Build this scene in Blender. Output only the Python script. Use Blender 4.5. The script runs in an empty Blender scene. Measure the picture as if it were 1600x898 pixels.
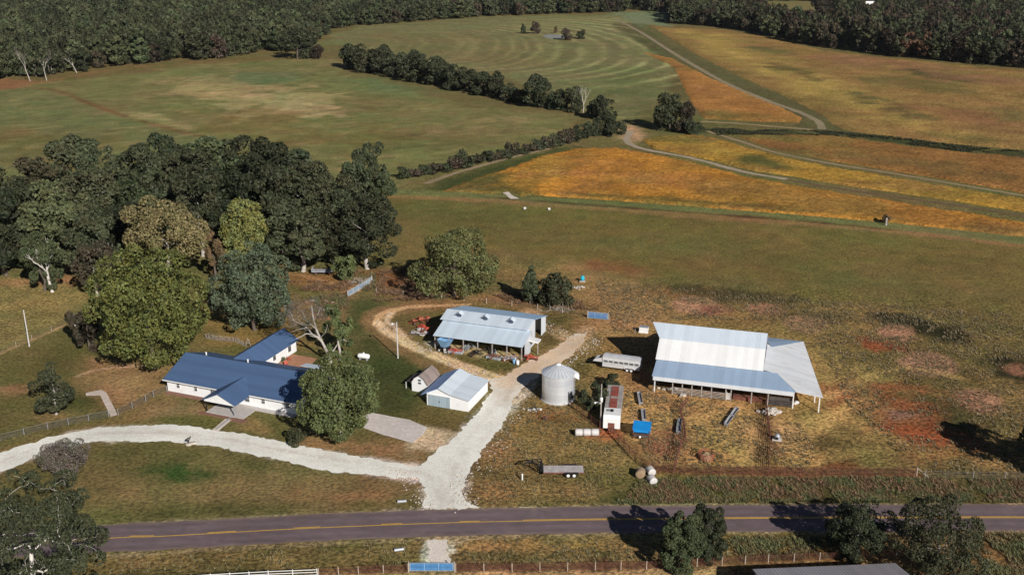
import bpy, math, random
import numpy as np
from mathutils import Vector, Matrix
from mathutils.geometry import delaunay_2d_cdt

# ------------------------------------------------------------------ camera, sky, sun, exposure
sc = bpy.context.scene
COL = sc.collection
CAM_H = 77.0
PITCH = math.atan(549 / 1600)
cam_d = bpy.data.cameras.new('camera')
cam_d.sensor_width = 36.0
cam_d.lens = 36.0
cam_d.clip_start = 1.0
cam_d.clip_end = 60000.0
cam = bpy.data.objects.new('camera', cam_d)
COL.objects.link(cam)
cam.location = (0, 0, CAM_H)
cam.rotation_euler = (math.pi / 2 - PITCH, 0, 0)
sc.camera = cam

SUN_EL = 28.5
SUN_AZ = -62.3            # direction towards the sun, degrees from +X (counter-clockwise)
w = bpy.data.worlds.new('World')
sc.world = w
w.use_nodes = True
nt = w.node_tree
sky = nt.nodes.new('ShaderNodeTexSky')
sky.sky_type = 'NISHITA'
sky.sun_disc = False
sky.altitude = 1500
sky.air_density = 0.6
sky.dust_density = 0.4
sky.sun_elevation = math.radians(SUN_EL)
sky.sun_rotation = math.radians(90 - SUN_AZ)
nt.links.new(sky.outputs[0], nt.nodes['Background'].inputs[0])
nt.nodes['Background'].inputs[1].default_value = 0.05
sun_d = bpy.data.lights.new('sun', 'SUN')
sun_d.energy = 5.0
sun_d.angle = math.radians(0.5)
sun_d.color = (1.0, 0.955, 0.89)
sun = bpy.data.objects.new('sun', sun_d)
COL.objects.link(sun)
_s = Vector((math.cos(math.radians(SUN_AZ)) * math.cos(math.radians(SUN_EL)),
             math.sin(math.radians(SUN_AZ)) * math.cos(math.radians(SUN_EL)), math.sin(math.radians(SUN_EL))))
sun.rotation_euler = _s.to_track_quat('Z', 'Y').to_euler()
sc.view_settings.view_transform = 'Standard'
sc.view_settings.look = 'None'
sc.view_settings.exposure = 0.07
sc.view_settings.gamma = 1.0
sc.view_settings.use_curve_mapping = False
try:
    sc.cycles.max_bounces = 6
    sc.cycles.transparent_max_bounces = 8
except Exception:
    pass

# ------------------------------------------------------------------ survey helpers
_cp, _sp = math.cos(PITCH), math.sin(PITCH)
def G(px, py, z=0.0):
    """point at height z seen at photo pixel (px, py) from the survey station above the road"""
    u, v = (px - 800) / 1600, (449 - py) / 1600
    d = (u, _cp + v * _sp, -_sp + v * _cp)
    t = (z - CAM_H) / d[2]
    return Vector((d[0] * t, d[1] * t, z))
def proj_y(X, Y, Z):
    dz = Z - CAM_H
    return 449 - 1600 * (Y * _sp + dz * _cp) / (Y * _cp - dz * _sp)
def height_at(px, py, ytop):
    p = G(px, py)
    lo, hi = 0.0, 60.0
    for _ in range(40):
        m = (lo + hi) / 2
        if proj_y(p.x, p.y, m) > ytop: lo = m
        else: hi = m
    return lo
def mpp(py):
    """metres per photo pixel across the view at ground row py"""
    p = G(800, py)
    return (p.y * _cp + CAM_H * _sp) / 1600
def s2l(c):
    c = c / 255.0
    return c / 12.92 if c <= 0.04045 else ((c + 0.055) / 1.055) ** 2.4
SUNLIT = 0.76
def A(r, g, b, f=None):
    """albedo of a surface that reads (r,g,b) in full light on level ground"""
    f = f or SUNLIT
    return tuple(min(0.85, s2l(q) / f) for q in (r, g, b))

# ------------------------------------------------------------------ value noise
_rng = np.random.default_rng(11)
_T = _rng.random((256, 256)).astype(np.float32)
def vn(x, y, scale, seed=0):
    x = x / scale + seed * 37.17
    y = y / scale + seed * 91.7
    xi, yi = np.floor(x).astype(np.int64), np.floor(y).astype(np.int64)
    fx, fy = x - xi, y - yi
    fx, fy = fx * fx * (3 - 2 * fx), fy * fy * (3 - 2 * fy)
    a = _T[xi & 255, yi & 255]; b = _T[(xi + 1) & 255, yi & 255]
    c = _T[xi & 255, (yi + 1) & 255]; d = _T[(xi + 1) & 255, (yi + 1) & 255]
    return (a * (1 - fx) + b * fx) * (1 - fy) + (c * (1 - fx) + d * fx) * fy
def fbm(x, y, scale, seed=0, oct=4):
    s, a, t = 0, 1.0, 0
    for i in range(oct):
        s = s + a * vn(x, y, scale / 2 ** i, seed + i * 3.3); t += a; a *= 0.55
    return s / t

def seg_dist(x, y, pts, closed):
    d = np.full(x.shape, 1e18)
    n = len(pts)
    for i in range(n if closed else n - 1):
        ax, ay = pts[i][0], pts[i][1]; bx, by = pts[(i + 1) % n][0], pts[(i + 1) % n][1]
        ex, ey = bx - ax, by - ay
        L = ex * ex + ey * ey + 1e-9
        t = np.clip(((x - ax) * ex + (y - ay) * ey) / L, 0, 1)
        d = np.minimum(d, (x - ax - t * ex) ** 2 + (y - ay - t * ey) ** 2)
    return np.sqrt(d)
def inside(x, y, pts):
    r = np.zeros(x.shape, bool)
    n = len(pts)
    for i in range(n):
        ax, ay = pts[i][0], pts[i][1]; bx, by = pts[(i + 1) % n][0], pts[(i + 1) % n][1]
        if ay == by: continue
        c = ((ay > y) != (by > y)) & (x < (bx - ax) * (y - ay) / (by - ay) + ax)
        r ^= c
    return r
def gp(pts, z=0.0):
    return [G(px, py, z) for px, py in pts]
def spline(pts, n=8):
    """Catmull-Rom through world points"""
    out = []
    P = [Vector(p) for p in pts]
    for i in range(len(P) - 1):
        p0, p1, p2, p3 = P[max(i - 1, 0)], P[i], P[i + 1], P[min(i + 2, len(P) - 1)]
        for k in range(n):
            t = k / n
            out.append(0.5 * ((2 * p1) + (p2 - p0) * t + (2 * p0 - 5 * p1 + 4 * p2 - p3) * t * t + (3 * p1 - p0 - 3 * p2 + p3) * t ** 3))
    out.append(P[-1])
    return out

# ------------------------------------------------------------------ mesh helpers
class MB:
    def __init__(s): s.v = []; s.f = []; s.m = []; s.sm = []
    def add(s, vs, fs, mat=0, smooth=False):
        o = len(s.v)
        s.v += [tuple(v) for v in vs]
        for f in fs:
            s.f.append([o + i for i in f]); s.m.append(mat); s.sm.append(smooth)
        return s
    def box(s, c, size, rz=0.0, mat=0, M=None):
        hx, hy, hz = size[0] / 2, size[1] / 2, size[2] / 2
        cs, sn = math.cos(rz), math.sin(rz)
        vs = []
        for x, y, z in ((-hx, -hy, -hz), (hx, -hy, -hz), (hx, hy, -hz), (-hx, hy, -hz), (-hx, -hy, hz), (hx, -hy, hz), (hx, hy, hz), (-hx, hy, hz)):
            p = Vector((x * cs - y * sn + c[0], x * sn + y * cs + c[1], z + c[2]))
            vs.append(M @ p if M else p)
        return s.add(vs, [(0, 3, 2, 1), (4, 5, 6, 7), (0, 1, 5, 4), (1, 2, 6, 5), (2, 3, 7, 6), (3, 0, 4, 7)], mat)
    def b2(s, lo, hi, mat=0):
        return s.box(((lo[0] + hi[0]) / 2, (lo[1] + hi[1]) / 2, (lo[2] + hi[2]) / 2), (hi[0] - lo[0], hi[1] - lo[1], hi[2] - lo[2]), 0, mat)
    def tube(s, p, q, r0, r1=None, n=6, mat=0, caps=True):
        p, q = Vector(p), Vector(q)
        r1 = r0 if r1 is None else r1
        d = (q - p)
        if d.length < 1e-6: return s
        d.normalize()
        a = d.orthogonal().normalized(); b = d.cross(a)
        vs = []
        for c, r in ((p, r0), (q, r1)):
            for i in range(n):
                t = 2 * math.pi * i / n
                vs.append(c + a * (r * math.cos(t)) + b * (r * math.sin(t)))
        fs = [(i, (i + 1) % n, n + (i + 1) % n, n + i) for i in range(n)]
        s.add(vs, fs, mat, True)
        if caps:
            s.add(vs, [tuple(range(n - 1, -1, -1)), tuple(range(n, 2 * n))], mat)
        return s
    def path(s, pts, r, n=6, mat=0):
        for i in range(len(pts) - 1): s.tube(pts[i], pts[i + 1], r, r, n, mat)
        return s
    def prism(s, prof, axis, a, b, mat=0):
        """profile of (p,q) extruded along axis 'x' ((y,z) profile) or 'y' ((x,z) profile)"""
        n = len(prof)
        mk = (lambda t, p: (t, p[0], p[1])) if axis == 'x' else (lambda t, p: (p[0], t, p[1]))
        vs = [mk(a, p) for p in prof] + [mk(b, p) for p in prof]
        fs = [(i, (i + 1) % n, n + (i + 1) % n, n + i) for i in range(n)]
        return s.add(vs, fs + [tuple(range(n - 1, -1, -1)), tuple(range(n, 2 * n))], mat)
    def slab(s, poly, th, mat=0):
        n = len(poly)
        vs = [tuple(p) for p in poly] + [(p[0], p[1], p[2] - th) for p in poly]
        fs = [tuple(range(n)), tuple(range(2 * n - 1, n - 1, -1))] + [(i, n + i, n + (i + 1) % n, (i + 1) % n) for i in range(n)]
        return s.add(vs, fs, mat)
    def lathe(s, prof, c=(0, 0, 0), n=24, mat=0, smooth=True):
        vs = []
        for r, z in prof:
            for i in range(n):
                t = 2 * math.pi * i / n
                vs.append((c[0] + r * math.cos(t), c[1] + r * math.sin(t), c[2] + z))
        fs = []
        for k in range(len(prof) - 1):
            for i in range(n):
                fs.append((k * n + i, k * n + (i + 1) % n, (k + 1) * n + (i + 1) % n, (k + 1) * n + i))
        return s.add(vs, fs, mat, smooth)
    def build(s, name, mats, parent=None, loc=None, rz=None):
        me = bpy.data.meshes.new(name)
        me.from_pydata(s.v, [], s.f)
        if not isinstance(mats, (list, tuple)): mats = [mats]
        for m in mats: me.materials.append(m)
        me.polygons.foreach_set('material_index', s.m)
        me.polygons.foreach_set('use_smooth', s.sm)
        me.update()
        bm = None
        o = bpy.data.objects.new(name, me)
        COL.objects.link(o)
        if parent: o.parent = parent
        if loc is not None: o.location = loc
        if rz is not None: o.rotation_euler = (0, 0, rz)
        return o
def fix_normals(o):
    import bmesh
    bm = bmesh.new(); bm.from_mesh(o.data)
    bmesh.ops.recalc_face_normals(bm, faces=bm.faces)
    bm.to_mesh(o.data); bm.free()
    return o
def np_mesh(name, V, F, mats, midx=None, attrs=None, smooth=False):
    """V (n,3); F (m,k) same-size faces"""
    me = bpy.data.meshes.new(name)
    V = np.asarray(V, np.float32); F = np.asarray(F, np.int32)
    k = F.shape[1]
    me.vertices.add(len(V)); me.vertices.foreach_set('co', V.ravel())
    me.loops.add(F.size); me.loops.foreach_set('vertex_index', F.ravel())
    me.polygons.add(len(F))
    me.polygons.foreach_set('loop_start', np.arange(0, F.size, k, dtype=np.int32))
    me.polygons.foreach_set('loop_total', np.full(len(F), k, np.int32))
    for m in mats: me.materials.append(m)
    if midx is not None: me.polygons.foreach_set('material_index', np.asarray(midx, np.int32))
    me.polygons.foreach_set('use_smooth', np.full(len(F), smooth))
    me.update(calc_edges=True)
    for n_, (dom, typ, data) in (attrs or {}).items():
        at = me.attributes.new(n_, typ, dom)
        at.data.foreach_set('color' if 'COLOR' in typ else 'value', np.asarray(data, np.float32).ravel())
    return me
def tag(o, label=None, cat=None, group=None, kind=None):
    if label: o['label'] = label
    if cat: o['category'] = cat
    if group: o['group'] = group
    if kind: o['kind'] = kind
    return o
def thing(name, label, cat, loc=(0, 0, 0), rz=0.0, group=None):
    o = bpy.data.objects.new(name, None)
    COL.objects.link(o)
    o.location = loc; o.rotation_euler = (0, 0, rz); o.empty_display_size = 0.5
    return tag(o, label, cat, group)
def copy_tree(o, parent=None):
    c = o.copy(); COL.objects.link(c)
    if parent:
        c.parent = parent
    for ch in list(o.children): copy_tree(ch, c)
    return c
def dup(o, loc, rz, label=None, scale=None):
    c = copy_tree(o)
    c.location = loc; c.rotation_euler = (0, 0, rz)
    if scale: c.scale = scale if isinstance(scale, tuple) else (scale,) * 3
    if label: c['label'] = label
    return c

# ------------------------------------------------------------------ materials
class N:
    """small node-tree builder"""
    def __init__(s, name):
        s.m = bpy.data.materials.new(name); s.m.use_nodes = True
        s.t = s.m.node_tree; s.p = s.t.nodes['Principled BSDF']
    def n(s, typ, **kw):
        x = s.t.nodes.new(typ)
        for k, v in kw.items():
            if k.startswith('i_'): x.inputs[k[2:].replace('_', ' ')].default_value = v
            else: setattr(x, k, v)
        return x
    def l(s, a, b): s.t.links.new(a, b)
    def noise(s, scale, coord, detail=3, rough=0.6, vec_scale=None):
        x = s.n('ShaderNodeTexNoise'); x.inputs['Scale'].default_value = scale
        x.inputs['Detail'].default_value = detail; x.inputs['Roughness'].default_value = rough
        if vec_scale:
            mp = s.n('ShaderNodeMapping'); mp.inputs['Scale'].default_value = vec_scale
            s.l(coord, mp.inputs['Vector']); coord = mp.outputs[0]
        s.l(coord, x.inputs['Vector'])
        return x.outputs[0]
    def ramp(s, fac, a, b, c0=(0, 0, 0, 1), c1=(1, 1, 1, 1)):
        x = s.n('ShaderNodeValToRGB')
        x.color_ramp.elements[0].position = a; x.color_ramp.elements[1].position = b
        x.color_ramp.elements[0].color = c0; x.color_ramp.elements[1].color = c1
        s.l(fac, x.inputs[0]); return x.outputs[0]
    def mix(s, fac, a, b, blend='MIX'):
        x = s.n('ShaderNodeMix', data_type='RGBA', blend_type=blend)
        for sock, v in ((x.inputs['Factor'], fac), (x.inputs['A'], a), (x.inputs['B'], b)):
            pass
        ins = [i for i in x.inputs if i.type == 'RGBA']
        f = x.inputs[0]
        for sock, v in ((f, fac), (ins[0], a), (ins[1], b)):
            if isinstance(v, (int, float)): sock.default_value = v
            elif isinstance(v, tuple): sock.default_value = v if len(v) == 4 else v + (1,)
            else: s.l(v, sock)
        return [o for o in x.outputs if o.type == 'RGBA'][0]
    def math(s, op, a, b=0.0, c=None):
        x = s.n('ShaderNodeMath', operation=op)
        for i, v in enumerate((a, b) if c is None else (a, b, c)):
            if isinstance(v, (int, float)): x.inputs[i].default_value = v
            else: s.l(v, x.inputs[i])
        return x.outputs[0]
    def bump(s, h, strength, dist):
        x = s.n('ShaderNodeBump'); x.inputs['Strength'].default_value = strength; x.inputs['Distance'].default_value = dist
        s.l(h, x.inputs['Height']); s.l(x.outputs[0], s.p.inputs['Normal']); return x
    def geo(s): return s.n('ShaderNodeNewGeometry').outputs['Position']
    def objc(s): return s.n('ShaderNodeTexCoord').outputs['Object']
    def attr(s, name):
        return s.n('ShaderNodeAttribute', attribute_name=name)
    def set(s, rough=0.8, metal=0.0, spec=0.3):
        s.p.inputs['Roughness'].default_value = rough; s.p.inputs['Metallic'].default_value = metal
        s.p.inputs['Specular IOR Level'].default_value = spec; return s
    def base(s, v):
        if isinstance(v, tuple): s.p.inputs['Base Color'].default_value = v if len(v) == 4 else v + (1,)
        else: s.l(v, s.p.inputs['Base Color'])
        return s

def plain(name, rgb, rough=0.7, metal=0.0, vary=0.25, scale=1.5, spec=0.3, dirt=None, bump=0.0):
    k = N(name).set(rough, metal, spec)
    c = k.objc()
    n1 = k.noise(scale, c, 5, 0.65)
    f = k.ramp(n1, 0.3, 0.7)
    lo = tuple(q * (1 - vary) for q in rgb); hi = tuple(min(0.9, q * (1 + vary * 0.6)) for q in rgb)
    col = k.mix(f, lo, hi)
    if dirt:
        n2 = k.ramp(k.noise(scale * 0.7, c, 6, 0.7), 0.52, 0.72)
        col = k.mix(n2, col, dirt)
    k.base(col)
    if bump: k.bump(n1, 1.0, bump)
    return k.m
def sheet_metal(name, rgb, axis=0, pitch=0.25, rough=0.42, metal=0.25, vary=0.12, stain=None, rib=0.02, patch=0.0):
    """ribbed roofing sheets; axis = object axis across the ribs"""
    k = N(name).set(rough, metal, 0.4)
    c = k.objc()
    sep = k.n('ShaderNodeSeparateXYZ'); k.l(c, sep.inputs[0])
    x = sep.outputs[axis]
    ribv = k.math('PINGPONG', x, pitch / 2)
    ribh = k.math('MULTIPLY', ribv, 2 / pitch)
    ribm = k.math('POWER', ribh, 6.0)
    # individual sheets ~ 0.9 m wide differ slightly
    sheet = k.n('ShaderNodeTexWhiteNoise', noise_dimensions='1D')
    k.l(k.math('FLOOR', k.math('DIVIDE', x, 0.92)), sheet.inputs['W'])
    big = k.noise(0.25, c, 5, 0.65)
    st = k.noise(1.2, c, 4, 0.6, (0.25, 1, 1) if axis == 1 else (1, 0.18, 0.18))
    f = k.math('ADD', k.math('MULTIPLY', sheet.outputs['Value'], 0.45), k.math('ADD', k.math('MULTIPLY', big, 0.6), k.math('MULTIPLY', st, 0.4)))
    f = k.ramp(f, 0.35, 1.1)
    lo = tuple(q * (1 - vary) for q in rgb); hi = tuple(min(0.9, q * (1 + vary)) for q in rgb)
    col = k.mix(f, lo, hi)
    if stain:
        s_ = k.ramp(k.noise(0.9, c, 6, 0.7, (0.3, 1, 1) if axis == 1 else (1, 0.3, 0.3)), 0.56, 0.75)
        col = k.mix(k.math('MULTIPLY', s_, 0.6), col, stain)
    col = k.mix(k.math('MULTIPLY', ribm, 0.25), col, tuple(q * 0.6 for q in rgb))
    k.base(col)
    k.bump(ribm, 1.0, rib)
    return k.m

def leaf_mat(name, rgb, hue2=None, amount=0.5, objvar=0.35, transl=0.09):
    k = N(name).set(0.55, 0, 0.16)
    lv = k.attr('lv').outputs['Fac']
    oi = k.n('ShaderNodeObjectInfo').outputs['Random']
    dark = tuple(q * 0.5 for q in rgb); lite = tuple(min(0.6, q * 1.7) for q in rgb)
    col = k.mix(lv, dark, lite)
    if hue2:
        n = k.ramp(k.noise(0.35, k.objc(), 3, 0.6), 0.42, 0.66)
        col = k.mix(k.math('MULTIPLY', n, amount), col, hue2)
    hs = k.n('ShaderNodeHueSaturation')
    k.l(col, hs.inputs['Color'])
    k.l(k.math('ADD', k.math('MULTIPLY', oi, objvar), 1 - objvar / 2), hs.inputs['Value'])
    r2 = k.math('FRACT', k.math('MULTIPLY', oi, 7.31))
    k.l(k.math('ADD', k.math('MULTIPLY', r2, -0.05), 0.52), hs.inputs['Hue'])
    k.base(hs.outputs[0])
    tr = k.n('ShaderNodeBsdfTranslucent'); k.l(hs.outputs[0], tr.inputs['Color'])
    mx = k.n('ShaderNodeMixShader'); mx.inputs[0].default_value = transl
    out = k.t.nodes['Material Output']
    k.l(k.p.outputs[0], mx.inputs[1]); k.l(tr.outputs[0], mx.inputs[2]); k.l(mx.outputs[0], out.inputs['Surface'])
    return k.m
M = {}
# ------------------------------------------------------------------ GROUND: colour of the land
def ell(cx, cy, rx, ry, rot=0.0, n=20):
    c, s = math.cos(math.radians(rot)), math.sin(math.radians(rot))
    return [(cx + rx * math.cos(t) * c - ry * math.sin(t) * s, cy + rx * math.cos(t) * s + ry * math.sin(t) * c)
            for t in [2 * math.pi * i / n for i in range(n)]]
GRAVEL = (205, 196, 188); DIRT = (160, 132, 100); STRAW = (150, 124, 82); GREEN = (66, 70, 42); DRY = (122, 102, 70)
# polygon layers: (photo outline, colour, strength, feather m, noise m, noise scale m)
LAYERS = [
 # broad fields -----------------------------------------------------------
 ('p', [(-400,150),(0,140),(60,130),(350,97),(520,92),(545,115),(700,160),(905,185),(880,208),(700,265),(600,300),(300,420),(-400,420)], (104,101,65), 1, 6, 8, 20),
 ('p', [(-400,150),(0,140),(60,138),(130,160),(200,188),(320,215),(420,260),(300,420),(-400,420)], (98,99,66), .85, 3, 5, 20),
 ('p', ell(390,150,90,22,8), (150,134,96), .6, 8, 36, 14), ('p', ell(460,165,60,14,5), (156,140,104), .6, 7, 30, 9),
 ('p', ell(300,128,60,10,0), (132,120,84), .5, 8, 30, 9), ('p', [(1188,36),(1192,2),(1270,2),(1300,5),(1314,20),(1314,56),(1275,52),(1240,43)], (104,98,66), 1, 8, 8, 20), ('p', [(955,46),(1046,46),(1046,19),(1000,18),(956,20)], (104,112,88), .9, 8, 8, 20), ('p', ell(330,142,22,6,0), (160,140,100), .6, 8, 16, 6),
 ('p', ell(450,205,160,28,6), (106,92,56), .6, 10, 30, 16), ('p', ell(90,235,120,25,10), (100,88,52), .6, 9, 26, 14),
 ('p', ell(650,190,120,22,14), (108,98,64), .6, 9, 30, 14), ('p', ell(700,225,90,14,10), (96,90,58), .5, 15, 20, 12),
 ('p', ell(620,140,50,10,14), (92,104,72), .7, 15, 18, 20), ('p', ell(400,120,60,9,0), (84,100,72), .6, 20, 18, 16),
 ('l', [(0,137),(60,138),(100,145),(130,158),(190,180),(260,200),(310,212)], (98,76,52), .85, 1.6, 1.5, 2.0, 5),
 ('p', ell(235,182,26,4,12), (156,138,100), .7, 5, 7, 6), ('p', ell(285,198,16,3,15), (150,132,96), .7, 4, 6, 6),
 ('p', [(-400,130),(0,122),(60,128),(40,136),(0,142),(-400,150)], (125,92,66), .8, 5, 6, 8),
 ('l', [(60,130),(150,113),(250,102),(350,96),(440,92)], (118,92,62), .6, 3.0, 4, 3.0, 8),
 # contour-mown hay field
 ('p', [(495,70),(560,40),(640,36),(760,27),(870,24),(970,25),(1020,70),(1064,115),(1072,150),(1010,195),(960,182),(790,125),(540,72)], (108,106,74), 1, 5, 7, 20),
 ('p', ell(720,80,150,24,6), (108,98,66), .5, 30, 40, 30), ('p', ell(990,140,50,30,20), (88,92,58), .6, 20, 20, 16),
 ('p', ell(930,45,60,8,4), (112,112,80), .5, 25, 25, 30),
 # soy-side verges and ditches
 ('p', [(1000,38),(1040,42),(1130,45),(1290,78),(1500,99),(1700,118),(1700,240),(1300,207),(1262,203),(1100,200),(1060,215),(985,215),(975,190),(1040,150),(1060,110)], (92,86,56), 1, 5, 5, 12),
 ('p', [(990,212),(1100,200),(1300,205),(1700,240),(1700,400),(1400,350),(1100,325),(800,308),(660,300),(620,285),(800,235),(900,215)], (96,90,58), 1, 4, 5, 10),
 ('l', [(1085,203),(1180,207),(1290,208),(1400,220),(1500,232),(1600,242),(1700,250)], (54,58,38), .9, 3, 5, 5.0, 8),
 ('l', [(1290,205),(1270,185),(1210,160),(1130,125),(1060,88),(1010,60),(975,38)], (82,80,54), .9, 3, 2.0, 12.0, 9),
 ('p', [(660,296),(700,280),(800,250),(870,232),(900,230),(760,276),(800,300),(740,302)], (58,66,38), .95, 5, 5, 8),
 ('p', ell(985,210,18,14,20), (170,140,112), .8, 4, 4, 5),
 # middle pasture -----------------------------------------------------------
 ('p', [(605,308),(800,308),(1100,330),(1400,357),(1700,380),(1700,500),(1200,455),(930,440),(860,410),(780,400),(620,430)], (100,90,53), 1, 8, 9, 18),
 ('p', ell(720,340,110,22,3), (84,84,50), .6, 10, 12, 14), ('p', ell(1000,385,180,14,4), (84,88,54), .5, 12, 14, 18), ('p', ell(1250,420,200,20,4), (98,84,52), .5, 14, 18, 16),
 ('p', ell(640,385,40,40,0), (110,96,62), .6, 8, 9, 8),
 ('l', [(600,305),(750,312),(900,322),(1100,338),(1300,352),(1450,365),(1600,382),(1700,395)], (122,98,66), .95, 1.6, 2.5, 3.0, 8),
 ('l', [(620,300),(760,306),(900,316),(1100,328),(1390,352),(1600,376),(1700,390)], (96,100,64), .9, 1.6, 1.5, 4.0, 10),
 ('l', [(760,308),(1000,326),(1250,345),(1400,360)], (76,60,42), .9, .9, 1.5, 1.0, 6),
 # barn pasture, dry ----------------------------------------------------------
 ('p', [(780,405),(860,412),(930,440),(1100,452),(1300,470),(1700,500),(1700,742),(1010,735),(960,690),(900,600),(800,560),(880,500),(840,470)], (120,101,66), 1, 8, 9, 10),
 ('p', [(1240,420),(1700,440),(1700,600),(1560,560),(1400,500)], (95,86,54), .75, 14, 14, 12),
 ('p', [(880,420),(1010,440),(1030,505),(960,520),(920,500)], (134,112,78), .85, 7, 8, 6),
 ('p', ell(960,418,44,10,8), (116,76,54), .7, 4, 6, 4), ('p', ell(1080,462,60,9,6), (120,80,56), .6, 4, 6, 5),
 ('p', [(955,600),(1030,605),(1130,630),(1250,655),(1300,640),(1330,680),(1270,738),(1010,726),(950,668)], (158,130,86), .95, 4, 5, 4),
 ('p', [(1230,540),(1300,560),(1420,560),(1380,620),(1300,640)], (142,118,78), .85, 6, 8, 6),
 # richer green growth and worn pink patches of the old feeding spots
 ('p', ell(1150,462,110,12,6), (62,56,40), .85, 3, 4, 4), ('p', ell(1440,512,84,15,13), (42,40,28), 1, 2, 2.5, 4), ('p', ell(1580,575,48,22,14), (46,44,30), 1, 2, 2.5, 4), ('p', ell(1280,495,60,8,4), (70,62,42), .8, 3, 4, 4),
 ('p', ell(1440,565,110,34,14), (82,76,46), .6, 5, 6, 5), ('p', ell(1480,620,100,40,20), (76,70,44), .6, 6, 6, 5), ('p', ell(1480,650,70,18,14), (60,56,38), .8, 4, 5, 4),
 ('p', ell(1090,478,42,14,6), (140,110,88), .93, 1.2, 1.4, 3), ('p', ell(1115,485,26,9,6), (112,72,62), .7, 2, 3, 3), ('p', ell(1195,483,32,10,6), (132,98,80), .85, 1.2, 1.4, 3), ('p', ell(1258,506,36,14,4), (140,110,87), .92, 1.2, 1.4, 3),
 ('p', ell(1400,520,30,13,5), (138,107,86), .92, 1.2, 1.4, 3), ('p', ell(1452,569,46,18,8), (138,107,87), .93, 1.2, 1.4, 3), ('p', ell(1590,577,22,10,8), (126,92,74), .85, 1.2, 1.4, 3), ('p', ell(1530,626,42,18,12), (136,104,84), .92, 1.2, 1.4, 3),
 ('p', ell(1372,538,34,9,14), (124,66,48), .8, 2, 4, 3), ('p', [(1350,600),(1440,615),(1520,690),(1440,700),(1380,680)], (120,72,51), .82, 5, 7, 4), ('p', ell(1450,680,60,14,8), (130,72,49), .8, 3, 5, 3), ('p', ell(1412,648,22,7,4), (120,92,82), .8, 2, 3, 3),
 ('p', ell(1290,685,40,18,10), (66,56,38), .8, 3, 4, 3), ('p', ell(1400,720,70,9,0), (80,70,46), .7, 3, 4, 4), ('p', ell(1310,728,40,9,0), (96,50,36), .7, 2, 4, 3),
 ('p', ell(1215,685,40,22,0), (160,124,96), .8, 4, 4, 4), ('p', ell(1310,620,26,22,0), (118,76,54), .8, 2.5, 3, 3),
 ('p', [(1000,690),(1060,660),(1080,690),(1070,728),(1010,726)], (122,82,66), .9, 3, 3, 3), ('p', ell(1105,712,40,14,0), (146,106,72), .8, 2.5, 3, 3),
 ('l', [(1200,600),(1290,620),(1350,590),(1420,575),(1500,590)], (158,130,88), .7, 1.2, 1.2, .8, 8), ('l', [(1280,640),(1340,660),(1450,705),(1560,725)], (150,120,80), .6, 1.2, 1.2, .6, 8), ('l', [(1230,720),(1290,660),(1340,625)], (164,132,88), .7, 1.5, 1.2, 1.0, 8),
 ('l', [(1195,630),(1200,660),(1206,700),(1200,725)], (74,56,40), .8, 1.5, 2.0, 1.4, 6),
 ('l', [(1010,735),(1100,738),(1300,742),(1430,744)], (104,66,50), .8, 1.0, 1.5, 1.0, 8),
 ('l', [(960,665),(985,700),(1012,730)], (120,76,56), .7, 1.0, 1.2, 1.0, 6),
 ('l', [(1005,555),(990,600),(1080,640)], (116,76,60), .5, 2.0, 2.0, 2.0, 6),
 # south of the barn: verge toward road
 ('p', [(740,760),(770,690),(830,610),(880,600),(950,660),(1010,735),(960,790),(745,795)], (118,98,66), 1, 3, 4, 5),
 ('p', ell(870,680,70,12,4), (112,92,58), .6, 4, 5, 5), ('p', ell(800,690,22,14,0), (138,112,80), .8, 3, 4, 4), ('p', ell(880,660,40,8,0), (84,78,46), .7, 3, 5, 4),
 ('p', ell(930,745,60,14,0), (80,78,46), .75, 4, 5, 5), ('p', ell(820,745,70,8,0), (86,78,48), .7, 3, 4, 4), ('p', ell(870,785,110,6,0), (74,70,42), .8, 2, 3, 4), ('p', ell(780,765,40,10,0), (130,96,66), .6, 3, 4, 4),
 ('p', [(940,792),(1000,748),(1700,748),(1700,790)], (68,66,40), .95, 2, 3, 4), ('p', ell(1165,774,18,9,0), (140,98,52), .8, 1.5, 2, 3),
 # house lot -------------------------------------------------------------------
 ('p', [(-300,560),(0,545),(110,500),(150,470),(330,510),(470,540),(640,560),(640,640),(665,700),(620,700),(300,700),(0,760),(-300,860)], (96,88,56), 1, 5, 6, 8),
 ('p', [(-300,440),(0,430),(130,440),(150,470),(110,500),(0,550),(-300,660)], (122,108,72), .95, 4, 5, 6), ('p', ell(60,440,70,8,-3), (140,104,78), .9, 3, 4, 5), ('p', ell(80,470,70,10,-8), (138,116,78), .7, 4, 5, 5),
 ('l', [(0,552),(50,530),(110,503),(150,480)], (150,124,92), .9, .6, .6, .5, 8),
 ('p', [(60,560),(150,500),(150,560),(60,620),(0,640),(0,580)], (84,80,48), .8, 5, 5, 6),
 ('p', [(140,560),(260,575),(262,612),(200,640),(150,640)], (134,106,76), .9, 4, 4, 4), ('p', ell(190,600,45,22,0), (140,112,82), .8, 3, 4, 4), ('p', ell(140,630,34,14,0), (66,66,38), .8, 3, 3, 4), ('p', ell(20,610,28,8,-5), (130,100,74), .8, 2, 2, 3), ('p', ell(80,650,30,7,-5), (132,104,76), .7, 2, 2, 3),
 ('l', [(0,706),(90,684),(180,660),(240,640),(262,630)], (112,94,62), .8, 1.2, 1.5, 1.6, 8),
 ('p', [(225,630),(262,620),(330,638),(300,665),(230,655)], (136,110,82), .7, 3, 3, 3), ('p', [(230,655),(320,645),(345,665),(300,672)], (84,82,46), .8, 1.2, 1.4, 3), ('p', [(355,660),(400,650),(470,665),(470,690)], (88,84,50), .8, 2.5, 3, 3), ('p', ell(400,665,30,10,12), (132,108,74), .7, 1.2, 1.4, 3),
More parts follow.
